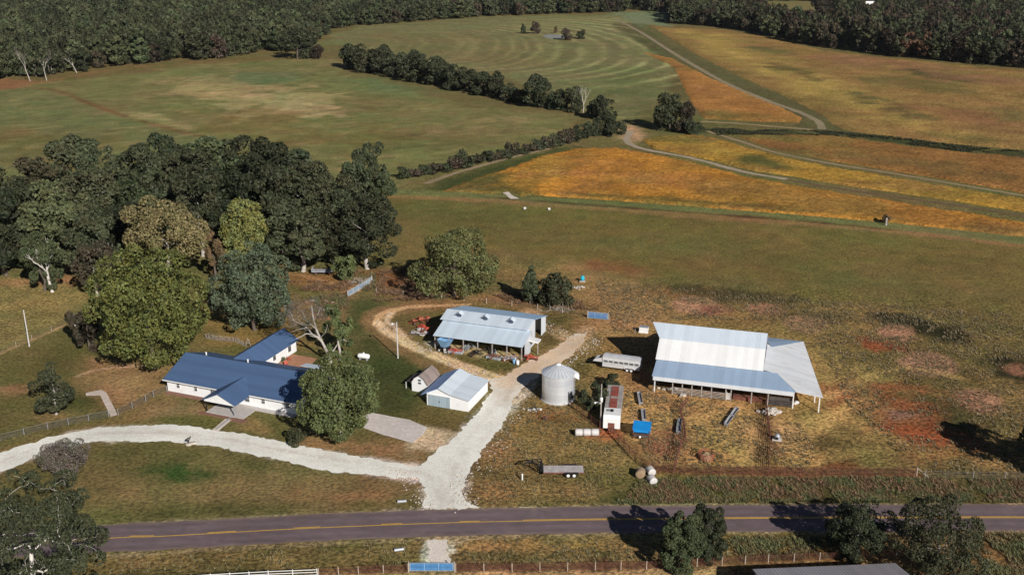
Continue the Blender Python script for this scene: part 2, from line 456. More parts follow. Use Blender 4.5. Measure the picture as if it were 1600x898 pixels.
 ('p', [(470,680),(560,690),(655,700),(650,727),(560,712),(480,697)], (128,100,72), .95, 2.5, 3, 4), ('p', ell(640,705,14,12,0), (120,104,78), .7, 2, 2, 3),
 ('p', [(320,500),(460,470),(480,540),(400,545),(330,535)], (120,100,62), .95, 4, 4, 5), ('p', ell(380,545,24,6,0), (80,82,42), .7, 2, 2, 3),
 ('p', [(455,455),(540,460),(560,500),(470,500)], (124,98,74), .9, 4, 4, 5), ('p', [(545,470),(600,470),(580,490),(560,520),(540,500)], (62,70,40), .9, 3, 3, 5),
 ('p', [(460,560),(520,565),(560,600),(640,640),(700,650),(640,665),(590,645),(500,600)], (74,74,44), .95, 3, 4, 5), ('p', [(550,520),(600,525),(660,570),(660,640),(700,660),(600,640),(560,590)], (64,68,40), .9, 4, 4, 6), ('p', ell(620,590,50,30,10), (58,64,36), .7, 4, 4, 5),
 ('p', [(640,645),(760,620),(740,660),(690,685),(640,668)], (92,80,50), .85, 2.5, 3, 4), ('p', ell(490,580,34,10,0), (96,86,50), .7, 3, 3, 4),
 ('p', [(590,440),(640,420),(720,455),(860,470),(930,480),(880,500),(840,485),(690,470),(600,470)], (122,98,68), .95, 4, 5, 4), ('p', ell(620,440,38,16,20), (112,78,54), .85, 3, 4, 3), ('p', ell(510,440,60,12,8), (124,94,62), .95, 3, 4, 4), ('p', ell(490,460,40,10,8), (90,84,52), .8, 2, 3, 3),
 ('l', [(440,425),(480,432),(530,445),(560,455)], (160,124,92), .7, .8, 1.0, .5, 6),
 ('p', [(640,470),(740,472),(900,480),(930,500),(870,560),(760,590),(660,560),(610,510)], (96,84,54), .95, 4, 5, 5), ('p', ell(770,570,60,10,10), (82,76,44), .7, 3, 3, 4), ('p', ell(640,500,30,14,0), (92,82,50), .6, 3, 3, 4), ('p', ell(860,510,18,16,0), (72,70,42), .8, 2, 2, 3),
 ('p', ell(750,548,70,7,9), (176,148,120), .8, 1.5, 2, 2), ('p', ell(672,537,10,4,0), (170,156,140), .9, .8, .8, 2),
 ('p', ell(935,505,34,12,4), (140,106,76), .8, 3, 3, 3), ('p', ell(965,560,60,26,10), (108,92,56), .7, 5, 5, 5), ('p', ell(910,575,16,14,0), (78,74,44), .7, 2, 2, 3),
 ('p', ell(860,648,34,12,0), (120,82,54), .7, 2, 3, 3), ('p', ell(945,678,26,9,8), (140,84,58), .9, 1.5, 2, 2.5),
 # lawn between drive and road
 ('p', [(-300,900),(0,745),(60,715),(150,695),(265,692),(420,722),(520,745),(650,755),(668,770),(640,792),(400,802),(200,816),(-300,850)], (98,90,58), 1, 3, 4, 8), ('p', [(420,735),(520,750),(650,760),(668,775),(640,790),(450,800),(420,780)], (120,98,70), .85, 5, 6, 6),
 ('p', ell(270,735,60,13,4), (44,66,32), .95, 2, 3, 5), ('p', ell(220,712,80,14,0), (78,76,46), .8, 4, 5, 7), ('p', ell(400,728,40,10,8), (72,74,42), .7, 3, 4, 6), ('p', ell(60,745,60,20,-12), (82,80,48), .7, 4, 4, 7),
 ('p', ell(330,775,120,14,-2), (122,102,72), .8, 5, 6, 7), ('p', ell(560,760,80,16,0), (122,98,70), .6, 5, 6, 7), ('p', ell(540,775,70,7,0), (128,86,62), .5, 3, 4, 5), ('p', ell(310,800,140,7,-2), (72,70,42), .8, 2, 3, 5), ('p', ell(600,785,60,5,-1), (84,78,46), .7, 2, 2, 4),
 # south of the road
 ('p', [(-300,900),(170,868),(400,856),(660,845),(960,838),(1300,835),(1700,832),(1700,1000),(-300,1200)], (116,96,66), 1, 2.5, 3, 5),
 ('p', [(-300,920),(170,885),(400,870),(650,866),(650,885),(300,895),(-300,960)], (90,80,50), .7, 2, 3, 4), ('p', ell(450,858,150,5,-2), (78,72,44), .8, 1.5, 2, 4), ('p', ell(300,895,150,6,-2), (66,64,40), .8, 1.5, 2, 4), ('p', ell(850,868,120,6,0), (70,70,42), .8, 1.5, 2, 4), ('p', ell(760,852,30,8,0), (150,116,78), .7, 1.5, 2, 3), ('p', ell(890,852,90,5,0), (144,114,72), .7, 1.5, 2, 3), ('p', [(1140,838),(1300,836),(1320,880),(1150,880)], (94,74,44), .8, 2, 3, 4), ('p', [(1500,832),(1700,830),(1700,910),(1520,900)], (86,70,44), .8, 2, 3, 4), ('p', ell(1290,862,40,12,0), (110,78,46), .6, 2, 3, 4),
 ('p', [(500,897),(640,892),(720,890),(1000,888),(1130,882),(1130,930),(500,940)], (168,138,104), .8, 1.5, 2, 3), ('p', [(560,886),(640,880),(1010,879),(1120,874),(1110,886),(800,893),(560,893)], (84,60,48), .75, 1.0, 1.5, 3),  # second patch paints the fence wires' dense shadow as a brown band
 # drives: gravel spread around the edges
 ('l', [(-60,748),(0,722),(75,697),(150,679),(265,677),(340,685),(445,705),(540,722),(655,739),(690,745)], GRAVEL, .75, 1.2, 1.8, 2.0, 8),
 ('l', [(700,800),(700,745),(715,710),(755,670),(790,625),(815,592)], GRAVEL, .75, 1.5, 1.8, 2.6, 8),
 ('l', [(790,625),(815,592),(850,565),(885,545),(905,532),(918,515)], (172,144,114), .8, 1.5, 2, 2.2, 8),
 ('l', [(905,540),(880,520),(850,508),(838,498),(830,486)], (164,138,108), .7, 1.6, 2.5, 1.6, 8),
 ('l', [(800,600),(760,588),(700,572),(650,548),(615,525),(592,503),(600,490),(625,483),(660,478),(700,474)], (118,94,66), .92, 1.2, 1.4, 3.4, 8),
 ('l', [(800,605),(740,583),(690,564),(640,540),(605,518),(590,502)], (204,174,140), .95, .5, .9, .9, 8),
 ('l', [(790,592),(740,576),(690,556),(650,538),(620,515),(605,500),(612,488)], (196,166,132), .92, .4, .9, .7, 8),
 ('p', [(652,664),(705,676),(700,706),(640,700)], (186,168,140), .85, 1.5, 1.5, 3),
 ('p', [(668,845),(700,845),(706,882),(664,884)], GRAVEL, .85, 1.0, 2.2, 2.5), ('p', [(655,838),(760,836),(720,850),(690,848)], (150,130,108), .7, 1.0, 1.5, 2.5),
 ('p', [(600,798),(665,796),(745,794),(830,792),(740,800),(680,803)], (190,178,168), .7, .8, .8, 2),
 ('l', [(150,823),(300,812),(450,806),(600,799),(960,790),(1200,788),(1600,788)], (150,132,112), .6, .4, .5, .35, 4),
 ('l', [(150,869),(300,860),(450,852),(600,845),(960,833),(1200,831),(1600,830)], (140,120,98), .6, .4, .5, .35, 4),
 ('l', [(120,588),(150,578),(200,572),(240,570)], (166,138,112), .85, .4, .4, .45, 6),
 ('l', [(588,503),(594,492),(610,485),(640,480),(690,477),(730,476)], (186,152,116), .8, .6, 1.0, .7, 7),
 ('l', [(840,510),(860,520),(882,530)], (176,146,112), .7, .4, .4, .3, 6),
]
def prep_layers():
    out = []
    for L in LAYERS:
        if L[0] == 'p':
            _, pts, c, st, fe, na, ns = L
            P = gp(pts); wd = 0
        else:
            _, pts, c, st, fe, na, wd, ns = L
            P = spline(gp(pts), 6)
        xs = [p.x for p in P]; ys = [p.y for p in P]
        pad = fe + na + wd + 1
        out.append((L[0], P, np.array(A(*c)), st, fe, na, ns, wd, (min(xs) - pad, max(xs) + pad, min(ys) - pad, max(ys) + pad)))
    return out
PL = prep_layers()
def paint(x, y, base=(96, 88, 58), layers=None):
    c = np.empty(x.shape + (3,)); c[:] = A(*base)
    for i, (kind, P, col, st, fe, na, ns, wd, bb) in enumerate(layers if layers is not None else PL):
        k = (x > bb[0]) & (x < bb[1]) & (y > bb[2]) & (y < bb[3])
        if not k.any(): continue
        X, Y = x[k], y[k]
        d = seg_dist(X, Y, P, kind == 'p')
        if kind == 'p': d = np.where(inside(X, Y, P), -d, d)
        else: d = d - wd
        d = d + (fbm(X, Y, ns, i + 1, 6) - 0.5) * (3.0 if na > 6 else 1.7) * na + (fbm(X, Y, 1.6, i + 50, 2) - .5) * min(na, 3.0)
        t = np.clip(0.5 - d / (2 * fe), 0, 1); t = t * t * (3 - 2 * t) * st
        c[k] = c[k] * (1 - t[:, None]) + col * t[:, None]
    lum = (c @ np.array([.3, .6, .1]))[:, None]
    return lum + (c - lum) * 1.03
# ---- ground sheet, finer near the farm, reaching past the horizon
ys = [-400.0, -200.0, -60.0, 20.0, 60.0, 85.0]
y = 88.0
while y < 1900:
    ys.append(y); y += max(0.42, 0.0034 * y)
ys += [2100, 2500, 3200, 4500, 7000, 12000, 25000]
ys = np.array(ys)
us = np.concatenate([[-30, -6, -2, -1.2, -0.85], np.linspace(-0.66, 0.66, 620), [0.85, 1.2, 2, 6, 30]])
YY, UU = np.meshgrid(ys, us, indexing='ij')
XX = UU * (np.abs(YY) * 0.95 + 30)
nr, nc = XX.shape
x_, y_ = XX.ravel(), YY.ravel()
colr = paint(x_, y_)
# mower lines of the contour hay field, and faint mowing lines in the left meadow
hay = gp([(495,70),(560,40),(640,36),(760,27),(870,24),(970,25),(1020,70),(1064,115),(1072,150),(1010,195),(960,182),(790,125),(540,72)])
spine = spline(gp([(640,50),(690,52),(730,66),(700,90),(620,92)]), 8)
k = inside(x_, y_, hay)
d = seg_dist(x_[k], y_[k], spine, False) + (fbm(x_[k], y_[k], 60, 5) - .5) * 14
d = d + (vn(d, d * 0, 40, 3) - .5) * 22
ph = (0.5 + 0.5 * np.sin(d * 2 * math.pi / 15.0)) ** 3
pl = np.clip(0.5 + .5 * np.sin(d * 2 * math.pi / 33.0 + 1), 0, 1)
am = np.clip((x_[k] + 90) / 190, .18, 1)
ph = np.clip(ph * (np.clip(2.6 * fbm(x_[k], y_[k], 70, 28, 4) - .75, 0, 1.2)) + (fbm(x_[k], y_[k], 7, 8) - .5) * 0.8, 0, 1)
colr[k] *= (0.82 + 0.90 * ph * am + .10 * pl)[:, None]
left = gp([(-400,150),(0,140),(60,130),(350,97),(520,92),(545,115),(700,160),(905,185),(880,208),(700,265),(600,300),(300,420),(-400,420)])
k = inside(x_, y_, left)
a = math.radians(-28)
t = x_[k] * math.sin(a) + y_[k] * math.cos(a)
s = x_[k] * math.cos(a) - y_[k] * math.sin(a)
st = vn(t, s * 0.4, 3.0, 4) * .25 + vn(t, s * 0.15, 7, 6) * .12 + fbm(x_[k], y_[k], 6, 17, 5) * .63
str_ = np.clip((vn(t, s * .45, 4, 14) * .35 + fbm(x_[k], y_[k], 9, 15, 5) * .65 - .56) * 7, 0, 1)
colr[k] *= (0.62 + 0.74 * st)[:, None]
colr[k] = colr[k] * (1 - .3 * str_[:, None]) + np.array(A(146, 130, 92)) * .3 * str_[:, None]
# general unevenness everywhere
colr *= (0.66 + 0.68 * (fbm(x_, y_, 14, 21, 5) * .5 + fbm(x_, y_, 3.2, 23, 4) * .5))[:, None]
hue = (fbm(x_, y_, 26, 31, 4) - 0.5) + (fbm(x_, y_, 6, 33, 4) - .5) * .8
colr[:, 0] *= 1.06 * (1 + hue * 0.34); colr[:, 1] *= 1.07 * (1 - hue * 0.06); colr[:, 2] *= 1.08 + hue * .2
V = np.stack([x_, y_, np.zeros_like(x_)], 1)
i0 = (np.arange(nr - 1)[:, None] * nc + np.arange(nc - 1)[None]).ravel()
F = np.stack([i0, i0 + 1, i0 + nc + 1, i0 + nc], 1)

k = N('ground_grass').set(0.95, 0, 0.05)
pos = k.geo()
ca = k.attr('Col').outputs['Color']
n_f = k.noise(1.7, pos, 3, 0.65)
n_m = k.noise(0.75, pos, 4, 0.7)
n_s = k.noise(1.15, pos, 5, 0.75, (1, 1.5, 1))
f1 = k.ramp(n_f, 0.42, 0.58)
c1 = k.mix(f1, k.mix(1.0, ca, (0.46, 0.46, 0.46), 'MULTIPLY'), k.mix(1.0, ca, (1.46, 1.42, 1.34), 'MULTIPLY'))
f2 = k.ramp(n_m, 0.44, 0.62)
c2 = k.mix(k.math('MULTIPLY', f2, 0.42), c1, k.mix(1.0, ca, (1.6, 1.5, 1.34), 'MULTIPLY'))
f3 = k.ramp(n_s, 0.53, 0.62)
n_b = k.ramp(k.noise(0.22, pos, 7, 0.75), .36, .64)
c2 = k.mix(n_b, k.mix(1.0, c2, (.72, .74, .70), 'MULTIPLY'), k.mix(1.0, c2, (1.26, 1.22, 1.16), 'MULTIPLY'))
c3 = k.mix(k.math('MULTIPLY', f3, 0.65), c2, k.mix(1.0, ca, (0.42, 0.42, 0.42), 'MULTIPLY'))  # dark specks paint in the small shadows among grass clumps
rg = k.attr('Rg').outputs['Fac']
c3 = k.mix(k.math('ADD', k.math('MULTIPLY', rg, .62), .38), k.mix(1.0, ca, (.93, .93, .92), 'MULTIPLY'), c3)
k.base(c3)
hh = k.math('ADD', k.math('MULTIPLY', n_f, 0.5), n_m)
hh = k.math('MULTIPLY', hh, k.math('ADD', k.math('MULTIPLY', rg, .7), .3))
k.bump(hh, 0.9, 0.30)
M['ground'] = k.m
rgv = np.ones(len(x_))
for sm_ in ([(-300,560),(0,545),(110,500),(150,470),(330,510),(470,540),(560,470),(660,480),(760,590),(745,660),(668,790),(-300,900)], [(605,308),(800,308),(1100,330),(1400,357),(1700,380),(1700,470),(1200,445),(930,430),(860,405),(780,395),(620,430)], [(-400,150),(0,140),(350,97),(520,92),(545,115),(905,185),(600,300),(300,420),(-400,420)]):
    P_ = gp(sm_); d_ = seg_dist(x_, y_, P_, True); d_ = np.where(inside(x_, y_, P_), -d_, d_)
    rgv = np.minimum(rgv, np.clip(.5 + d_ / 8, .45, 1))
RGBA = np.concatenate([colr, np.ones((len(colr), 1))], 1)
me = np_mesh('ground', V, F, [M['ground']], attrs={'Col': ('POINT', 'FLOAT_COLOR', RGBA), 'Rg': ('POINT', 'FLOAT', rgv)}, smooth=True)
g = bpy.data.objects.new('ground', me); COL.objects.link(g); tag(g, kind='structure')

# ---- sheets: roads, drives, crops
def resample(P, step, closed):
    P = [Vector(p) for p in P]
    if closed: P = P + [P[0]]
    out = []
    for a_, b_ in zip(P[:-1], P[1:]):
        n_ = max(1, int((b_ - a_).length / step))
        for i in range(n_): out.append(a_.lerp(b_, i / n_))
    if not closed: out.append(P[-1])
    return out
def sheet(name, outline, z, mat, step, jitter=0.0, colour=None, inner=None, zfun=None, kind='structure', seed=1, smooth=True, layers=None):
    """flat patch of land from a world outline; ragged edge, fine enough to carry its own colour and height"""
    rng = np.random.default_rng(seed)
    P = resample(outline, step, True)
    arr = np.array([(p.x, p.y) for p in P])
    if jitter:
        nx = np.roll(arr, -1, 0) - np.roll(arr, 1, 0)
        nx = np.stack([nx[:, 1], -nx[:, 0]], 1); nx /= (np.linalg.norm(nx, axis=1)[:, None] + 1e-9)
        arr = arr + nx * ((fbm(arr[:, 0], arr[:, 1], 2.2 * step + 1.5, seed, 3) - .5) * 2 * jitter + rng.normal(0, jitter * .25, len(arr)))[:, None]
    istep = inner or step
    x0, y0 = arr.min(0); x1, y1 = arr.max(0)
    gx, gy = np.meshgrid(np.arange(x0, x1, istep), np.arange(y0, y1, istep))
    gx = gx.ravel() + rng.uniform(-.3, .3, gx.size) * istep; gy = gy.ravel() + rng.uniform(-.3, .3, gy.size) * istep
    ok = inside(gx, gy, arr)
    gx, gy = gx[ok], gy[ok]
    ok = seg_dist(gx, gy, arr, True) > istep * 0.4
    pts = [Vector((float(a_), float(b_))) for a_, b_ in arr] + [Vector((float(a_), float(b_))) for a_, b_ in zip(gx[ok], gy[ok])]
    nb = len(arr)
    r = delaunay_2d_cdt(pts, [(i, (i + 1) % nb) for i in range(nb)], [list(range(nb))], 1, 1e-4)
    vv = np.array([(p.x, p.y) for p in r[0]])
    ff = np.array([f for f in r[2] if len(f) == 3])
    # face up
    a_, b_, c_ = vv[ff[:, 0]], vv[ff[:, 1]], vv[ff[:, 2]]
    cr = (b_[:, 0] - a_[:, 0]) * (c_[:, 1] - a_[:, 1]) - (b_[:, 1] - a_[:, 1]) * (c_[:, 0] - a_[:, 0])
    ff[cr < 0] = ff[cr < 0][:, ::-1]
    ed = seg_dist(vv[:, 0], vv[:, 1], arr, True)
    zz = np.full(len(vv), float(z))
    if zfun is not None: zz = zfun(vv[:, 0], vv[:, 1], ed)
    c = paint(vv[:, 0], vv[:, 1], colour, layers or [])
    if kind == 'stuff':
        q_ = np.clip((fbm(vv[:, 0], vv[:, 1], 30, seed + 70, 6) - .52) * 7, 0, 1)[:, None] * .6
        c = c * (1 - q_ * .7) + np.array(A(108, 98, 48)) * q_ * .7
        q_ = np.clip((fbm(vv[:, 0], vv[:, 1], 22, seed + 90, 6) - .54) * 7, 0, 1)[:, None] * .5
        c = c * (1 - q_ * .6) + np.array(A(136, 92, 60)) * q_ * .6
    c *= ((0.62 if kind == 'stuff' else .82) + (.76 if kind == 'stuff' else 0.36) * fbm(vv[:, 0], vv[:, 1], 6 if kind != 'stuff' else 9, seed + 40, 5))[:, None]
    if kind == 'stuff': c = (c * np.array([1.10, 1.09, 1.06])); l_ = (c @ np.array([.3, .6, .1]))[:, None]; c = l_ + (c - l_) * .96
    me = np_mesh(name, np.concatenate([vv, zz[:, None]], 1), ff, [mat], attrs={'Col': ('POINT', 'FLOAT_COLOR', np.concatenate([c, np.ones((len(c), 1))], 1))}, smooth=smooth)
    o = bpy.data.objects.new(name, me); COL.objects.link(o)
    return tag(o, kind=kind)
def land_mat(name, f_scale, lo, hi, bump_s, bump_d, patch=0.5, rough=0.95, vec=None):
    k = N(name).set(rough, 0, 0.08)
    pos = k.geo(); ca = k.attr('Col').outputs['Color']
    a_ = k.noise(f_scale, pos, 3, 0.7, vec); b_ = k.noise(f_scale * .22, pos, 4, 0.65, vec)
    c = k.mix(k.ramp(a_, .35, .66), k.mix(1.0, ca, (lo, lo, lo), 'MULTIPLY'), k.mix(1.0, ca, (hi, hi, hi), 'MULTIPLY'))
    c = k.mix(k.math('MULTIPLY', k.ramp(b_, .45, .7), patch), c, k.mix(1.0, ca, (.72, .70, .68), 'MULTIPLY'))
    k.base(c); k.bump(a_, bump_s, bump_d)
    return k.m
M['gravel'] = land_mat('gravel', 3.0, .84, 1.12, .35, .04, .35)
M['track'] = land_mat('track_dirt', 1.5, .8, 1.15, .5, .06, .5)
M['crop'] = land_mat('crop_leaves', .9, .52, 1.34, 1.0, .5, .6)
M['asphalt'] = land_mat('asphalt', 1.1, .88, 1.10, .2, .01, .6, .85, (0.3, 1, 1))
M['yellow'] = plain('yellow_paint', A(205, 158, 52), .7, 0, .3, 3.0)
M['concrete'] = land_mat('concrete', 1.3, .86, 1.1, .3, .01, .4, .9)

# road
cl = spline(gp([(-420,895),(-150,862),(170,840),(250,837),(450,826),(600,819.5),(700,816),(800,813.5),(960,811),(1280,808.5),(1600,808),(1900,809),(2300,812)]), 10)
def offs(line, o):
    out = []
    for i, p in enumerate(line):
        t_ = (line[min(i + 1, len(line) - 1)] - line[max(i - 1, 0)]).normalized()
        out.append(p + Vector((-t_.y, t_.x, 0)) * o)
    return out
RW = 3.45
ROADL = []
for o_, c_, s_, w_ in ((1.72, (112, 100, 103), .5, .28), (-1.72, (112, 100, 103), .5, .28), (.85, (84, 74, 78), .5, .25), (-.85, (84, 74, 78), .5, .25), (2.6, (84, 74, 78), .5, .25), (-2.6, (84, 74, 78), .5, .25), (3.4, (126, 110, 98), .6, .15), (-3.4, (126, 110, 98), .6, .15)):
    L_ = offs(cl, o_)
    ROADL.append(('l', L_, np.array(A(*c_)), s_, .35, .3, 5, w_, (-900, 900, 50, 200)))
road_out = offs(cl, RW) + offs(cl, -RW)[::-1]
sheet('road', road_out, 0.03, M['asphalt'], 1.0, 0.22, (100, 87, 88), .75, layers=ROADL)
def stripe(name, line, o, wd, z):
    a_, b_ = offs(line, o + wd / 2), offs(line, o - wd / 2)
    mb = MB()
    n_ = len(line)
    mb.add([(p.x, p.y, z) for p in a_] + [(p.x, p.y, z) for p in b_], [(i, n_ + i, n_ + i + 1, i + 1) for i in range(n_ - 1)])
    return tag(mb.build(name, M['yellow']), kind='structure')
stripe('road_solid_line', cl, -0.09, 0.13, 0.04)
def sub(line, xa, xb):
    L = []
    for a_, b_ in zip(line[:-1], line[1:]):
        for i in range(6):
            p = a_.lerp(b_, i / 6)
            if xa <= p.x <= xb: L.append(p)
    return L
dm = MB()
for a_, b_ in ((-41.7,-37.6),(-30.2,-26.4),(-18.2,-15.1),(-7.4,-4.4),(-52,-48.5),(1.5, 160)):
    L_ = sub(cl, a_, b_)
    q, r_ = offs(L_, .22), offs(L_, .09)
    n_ = len(L_)
    dm.add([(p.x, p.y, .04) for p in q] + [(p.x, p.y, .04) for p in r_], [(i, n_ + i, n_ + i + 1, i + 1) for i in range(n_ - 1)])
tag(dm.build('road_dashed_line', M['yellow']), kind='structure')

# gravel drives
drv = gp([(663,795.5),(746,793),(730,783),(722,768),(728,745),(742,722),(765,690),(788,655),(803,625),(828,595),(862,575),(893,556),(908,540),(916,522),(900,522),(884,532),(862,546),(838,558),(815,570),(785,588),(764,592),(768,612),(752,640),(730,662),(700,690),(668,712),(656,727),(640,727),(560,713),(500,702),(440,690),(350,673),(265,663),(150,667),(75,683),(0,707),(-120,752),(-120,800),(0,738),(75,707),(150,690),(265,690),(330,696),(420,716),(520,737),(600,745),(655,749),(665,768)])
RUTS = []
for o_, c_, s_ in ((0, (170, 158, 146), .45), (1.25, (182, 171, 160), .3), (-1.25, (182, 171, 160), .3)):
    for pl_ in ([(-60,752),(0,722),(75,695),(150,678),(265,676),(340,684),(445,704),(540,721),(655,738),(680,760),(690,800)], [(710,800),(706,750),(722,712),(760,668),(785,630),(812,594),(850,566),(888,548),(908,530)]):
        L_ = offs(spline(gp(pl_), 6), o_)
        RUTS.append(('l', L_, np.array(A(*c_)), s_, .5, 1.0, 3, .18, (-200, 60, 90, 240)))
SOIL = [l for l in PL if l[0] == 'x']
dirt_l = [('p', gp([(764,592),(800,560),(930,505),(940,545),(830,600),(790,618)]), np.array(A(194,168,140)), 1, 5, 3, 5, 0, (-60, 60, 120, 240)),
          ('l', spline(gp([(-60,752),(0,722),(75,695),(150,678),(265,676),(340,684),(445,704),(540,721),(655,738)]), 6), np.array(A(186,176,168)), .5, .4, 1.0, 3, .3, (-200, 60, 100, 240))]
sheet('gravel_driveway', drv, 0.045, M['gravel'], 0.55, 0.60, (217, 208, 199), 0.6, layers=dirt_l + RUTS, seed=5)
sheet('farm_entrance', gp([(668,843.5),(700,842),(698,858),(704,876),(698,884),(672,884),(668,870),(672,858)]), 0.04, M['gravel'], 0.45, 0.4, (200, 190, 180), 0.8, seed=9)
sheet('concrete_pad', gp([(556,664),(566,650),(582,645),(640,656),(668,668),(662,678),(645,692),(600,680)]), 0.06, M['concrete'], 0.8, 0.06, (184, 175, 169), 1.0, seed=7)
sheet('garden_path', gp([(134,614),(158,609),(166,613),(184,648),(173,651),(157,618),(134,618.5)]), 0.05, M['concrete'], 0.4, 0.04, (182, 168, 158), 0.6, seed=8)
sheet('field_track', [p for p in offs(spline(gp([(985,205),(980,222),(1010,234),(1080,247),(1160,268),(1230,280)]), 6), 1.3)] + [p for p in offs(spline(gp([(985,205),(980,222),(1010,234),(1080,247),(1160,268),(1230,280)]), 6), -1.3)][::-1], 0.05, M['track'], 1.5, 0.5, (148, 134, 116), 1.5, seed=3)
def track(pts, wd, col, seed):
    L_ = spline(gp(pts), 6)
    sheet('farm_track', offs(L_, wd / 2) + offs(L_, -wd / 2)[::-1], 0.05, M['track'], max(1.2, wd * .35), wd * .12, col, max(1.5, wd * .4), seed=seed)
track([(962,30),(1000,50),(1060,88),(1130,128),(1200,158),(1250,176),(1278,190),(1284,202)], 3.4, (130, 118, 94), 12)
track([(1095,190),(1150,193),(1210,198),(1270,203)], 3.2, (134, 118, 88), 13)
track([(1105,205),(1160,222),(1210,238),(1300,256),(1400,272),(1500,289),(1600,306),(1700,324)], 2.0, (134, 118, 92), 14)
track([(1230,281),(1300,293),(1400,308),(1500,322),(1600,338),(1700,356)], 2.2, (98, 82, 62), 15)
track([(665,287),(720,268),(800,246),(860,232)], 2.2, (134, 118, 94), 16)
tag(bpy.data.objects['field_track'], kind='structure')
sheet('drainage_wash', gp([(782,297),(790,296),(800,305),(812,311),(798,311),(788,303)]), 0.06, M['track'], .8, .3, (196,184,172), 1.2, seed=17)
# pond in the hay field
k = N('pond_water').set(0.7, 0, 0.1); k.base((0.26, 0.26, 0.24)); M['water'] = k.m
sheet('pond', gp([(848,57),(856,54),(880,55),(884,58),(878,61),(860,61)]), 0.06, M['water'], 3, 1.0, (90, 90, 84), 4, seed=19)

# soy crops
def soyz(x, y, ed):
    h = 0.62 + (fbm(x, y, 3.0, 3, 3) - .5) * .8 + (fbm(x, y, 18, 9, 3) - .5) * .3
    return np.where(ed < 0.3, 0.02, h)
def LY(pts, col, st, fe, na, ns):
    P = gp(pts); xs_ = [p.x for p in P]; ys_ = [p.y for p in P]; pad = fe + na + 1
    return ('p', P, np.array(A(*col)), st, fe, na, ns, 0, (min(xs_) - pad, max(xs_) + pad, min(ys_) - pad, max(ys_) + pad))
SG = (74, 76, 40); SY = (150, 124, 58); SO = (158, 112, 52); SR = (150, 96, 54)
sheet('soybean_field', gp([(690,299),(740,280),(800,262),(850,243),(905,233),(960,232),(1000,238),(1080,254),(1170,278),(1280,297),(1400,316),(1500,333),(1620,352),(1620,372),(1560,366),(1400,349),(1250,336),(1100,324),(950,313),(830,305),(815,308),(800,300),(770,303)]), .6, M['crop'], 1.0, .5, (162, 112, 44), 1.4, zfun=soyz, kind='stuff', seed=21,
      layers=[LY([(680,300),(760,270),(800,275),(790,292),(840,306),(700,306)], SG, .9, 5, 6, 7), LY([(780,290),(860,245),(905,236),(900,262),(840,300)], (138,112,50), .7, 5, 9, 6), LY(ell(1100,320,220,5,4), (84,80,42), .75, 3, 5, 6), LY(ell(1050,285,140,12,5), (150,100,56), .6, 8, 10, 10), LY(ell(1390,335,200,16,8), (142,100,50), .7, 8, 10, 10), LY(ell(1560,362,60,8,5), (96,86,44), .8, 4, 6, 6)])
sheet('soybean_field', gp([(1002,219),(1040,212),(1090,212),(1130,220),(1170,232),(1220,245),(1300,262),(1400,279),(1500,296),(1620,315),(1620,335),(1500,316),(1400,301),(1300,287),(1240,276),(1180,268),(1120,253),(1060,240),(1020,232)]), .6, M['crop'], 1.2, .5, (150, 116, 48), 1.6, zfun=soyz, kind='stuff', seed=22,
      layers=[LY(ell(1060,220,60,7,4), (96,92,46), .8, 4, 6, 6), LY(ell(1195,256,46,8,10), (70,74,40), .9, 4, 6, 7), LY(ell(1100,235,60,8,8), (140,116,52), .7, 5, 6, 8)])
sheet('soybean_field', gp([(1150,212),(1290,212),(1400,226),(1500,238),(1620,248),(1620,306),(1500,285),(1400,268),(1300,252),(1215,234),(1180,224)]), .6, M['crop'], 1.6, .6, (128, 92, 50), 2.0, zfun=soyz, kind='stuff', seed=23,
      layers=[LY(ell(1200,216,60,5,4), (100,92,48), .8, 5, 6, 8), LY(ell(1260,242,50,5,8), (92,84,48), .7, 4, 6, 8), LY(ell(1450,262,130,9,8), (100,84,48), .6, 6, 9, 9)])
sheet('soybean_field', gp([(1004,82),(1050,92),(1110,122),(1170,148),(1225,170),(1252,184),(1248,192),(1180,190),(1100,186),(1080,160),(1066,130),(1054,105)]), .6, M['crop'], 2.0, .8, (148, 104, 54), 2.6, zfun=soyz, kind='stuff', seed=24,
      layers=[LY(ell(1120,183,40,5,4), (94,88,48), .8, 5, 7, 9), LY(ell(1010,88,30,5,20), (142,112,66), .7, 8, 8, 10)])
sheet('soybean_field', gp([(1012,38),(1050,44),(1130,47),(1180,55),(1290,80),(1400,92),(1500,102),(1620,110),(1620,236),(1500,226),(1400,216),(1320,203),(1300,194),(1285,180),(1240,158),(1160,122),(1090,86)]), .6, M['crop'], 4.0, 1.2, (130, 104, 60), 4.0, zfun=soyz, kind='stuff', seed=25,
      layers=[LY([(1030,45),(1100,50),(1500,205),(1450,205),(1300,165)], (156,132,70), .9, 14, 14, 20), LY([(1090,95),(1240,160),(1310,200),(1270,180),(1180,140)], (92,86,46), .8, 8, 9, 12), LY(ell(1200,80,40,4,6), (92,86,50), .9, 4, 7, 9), LY(ell(1245,115,48,7,18), (96,88,48), .95, 4, 9, 9), LY(ell(1470,120,60,6,10), (72,72,42), .95, 4, 8, 9), LY(ell(1430,133,90,10,6), (100,90,50), .8, 6, 12, 10), LY(ell(1390,168,66,7,20), (92,86,48), .95, 4, 9, 9), LY(ell(1440,110,180,10,8), (128,92,66), .7, 10, 26, 16), LY(ell(1520,190,90,12,10), (124,88,58), .7, 9, 22, 14), LY(ell(1580,180,34,9,6), (100,92,52), .7, 9, 12, 14), LY(ell(1550,106,90,3,6), (84,80,46), .8, 8, 8, 14), LY(ell(1500,217,60,4,6), (100,92,48), .7, 6, 8, 12)])
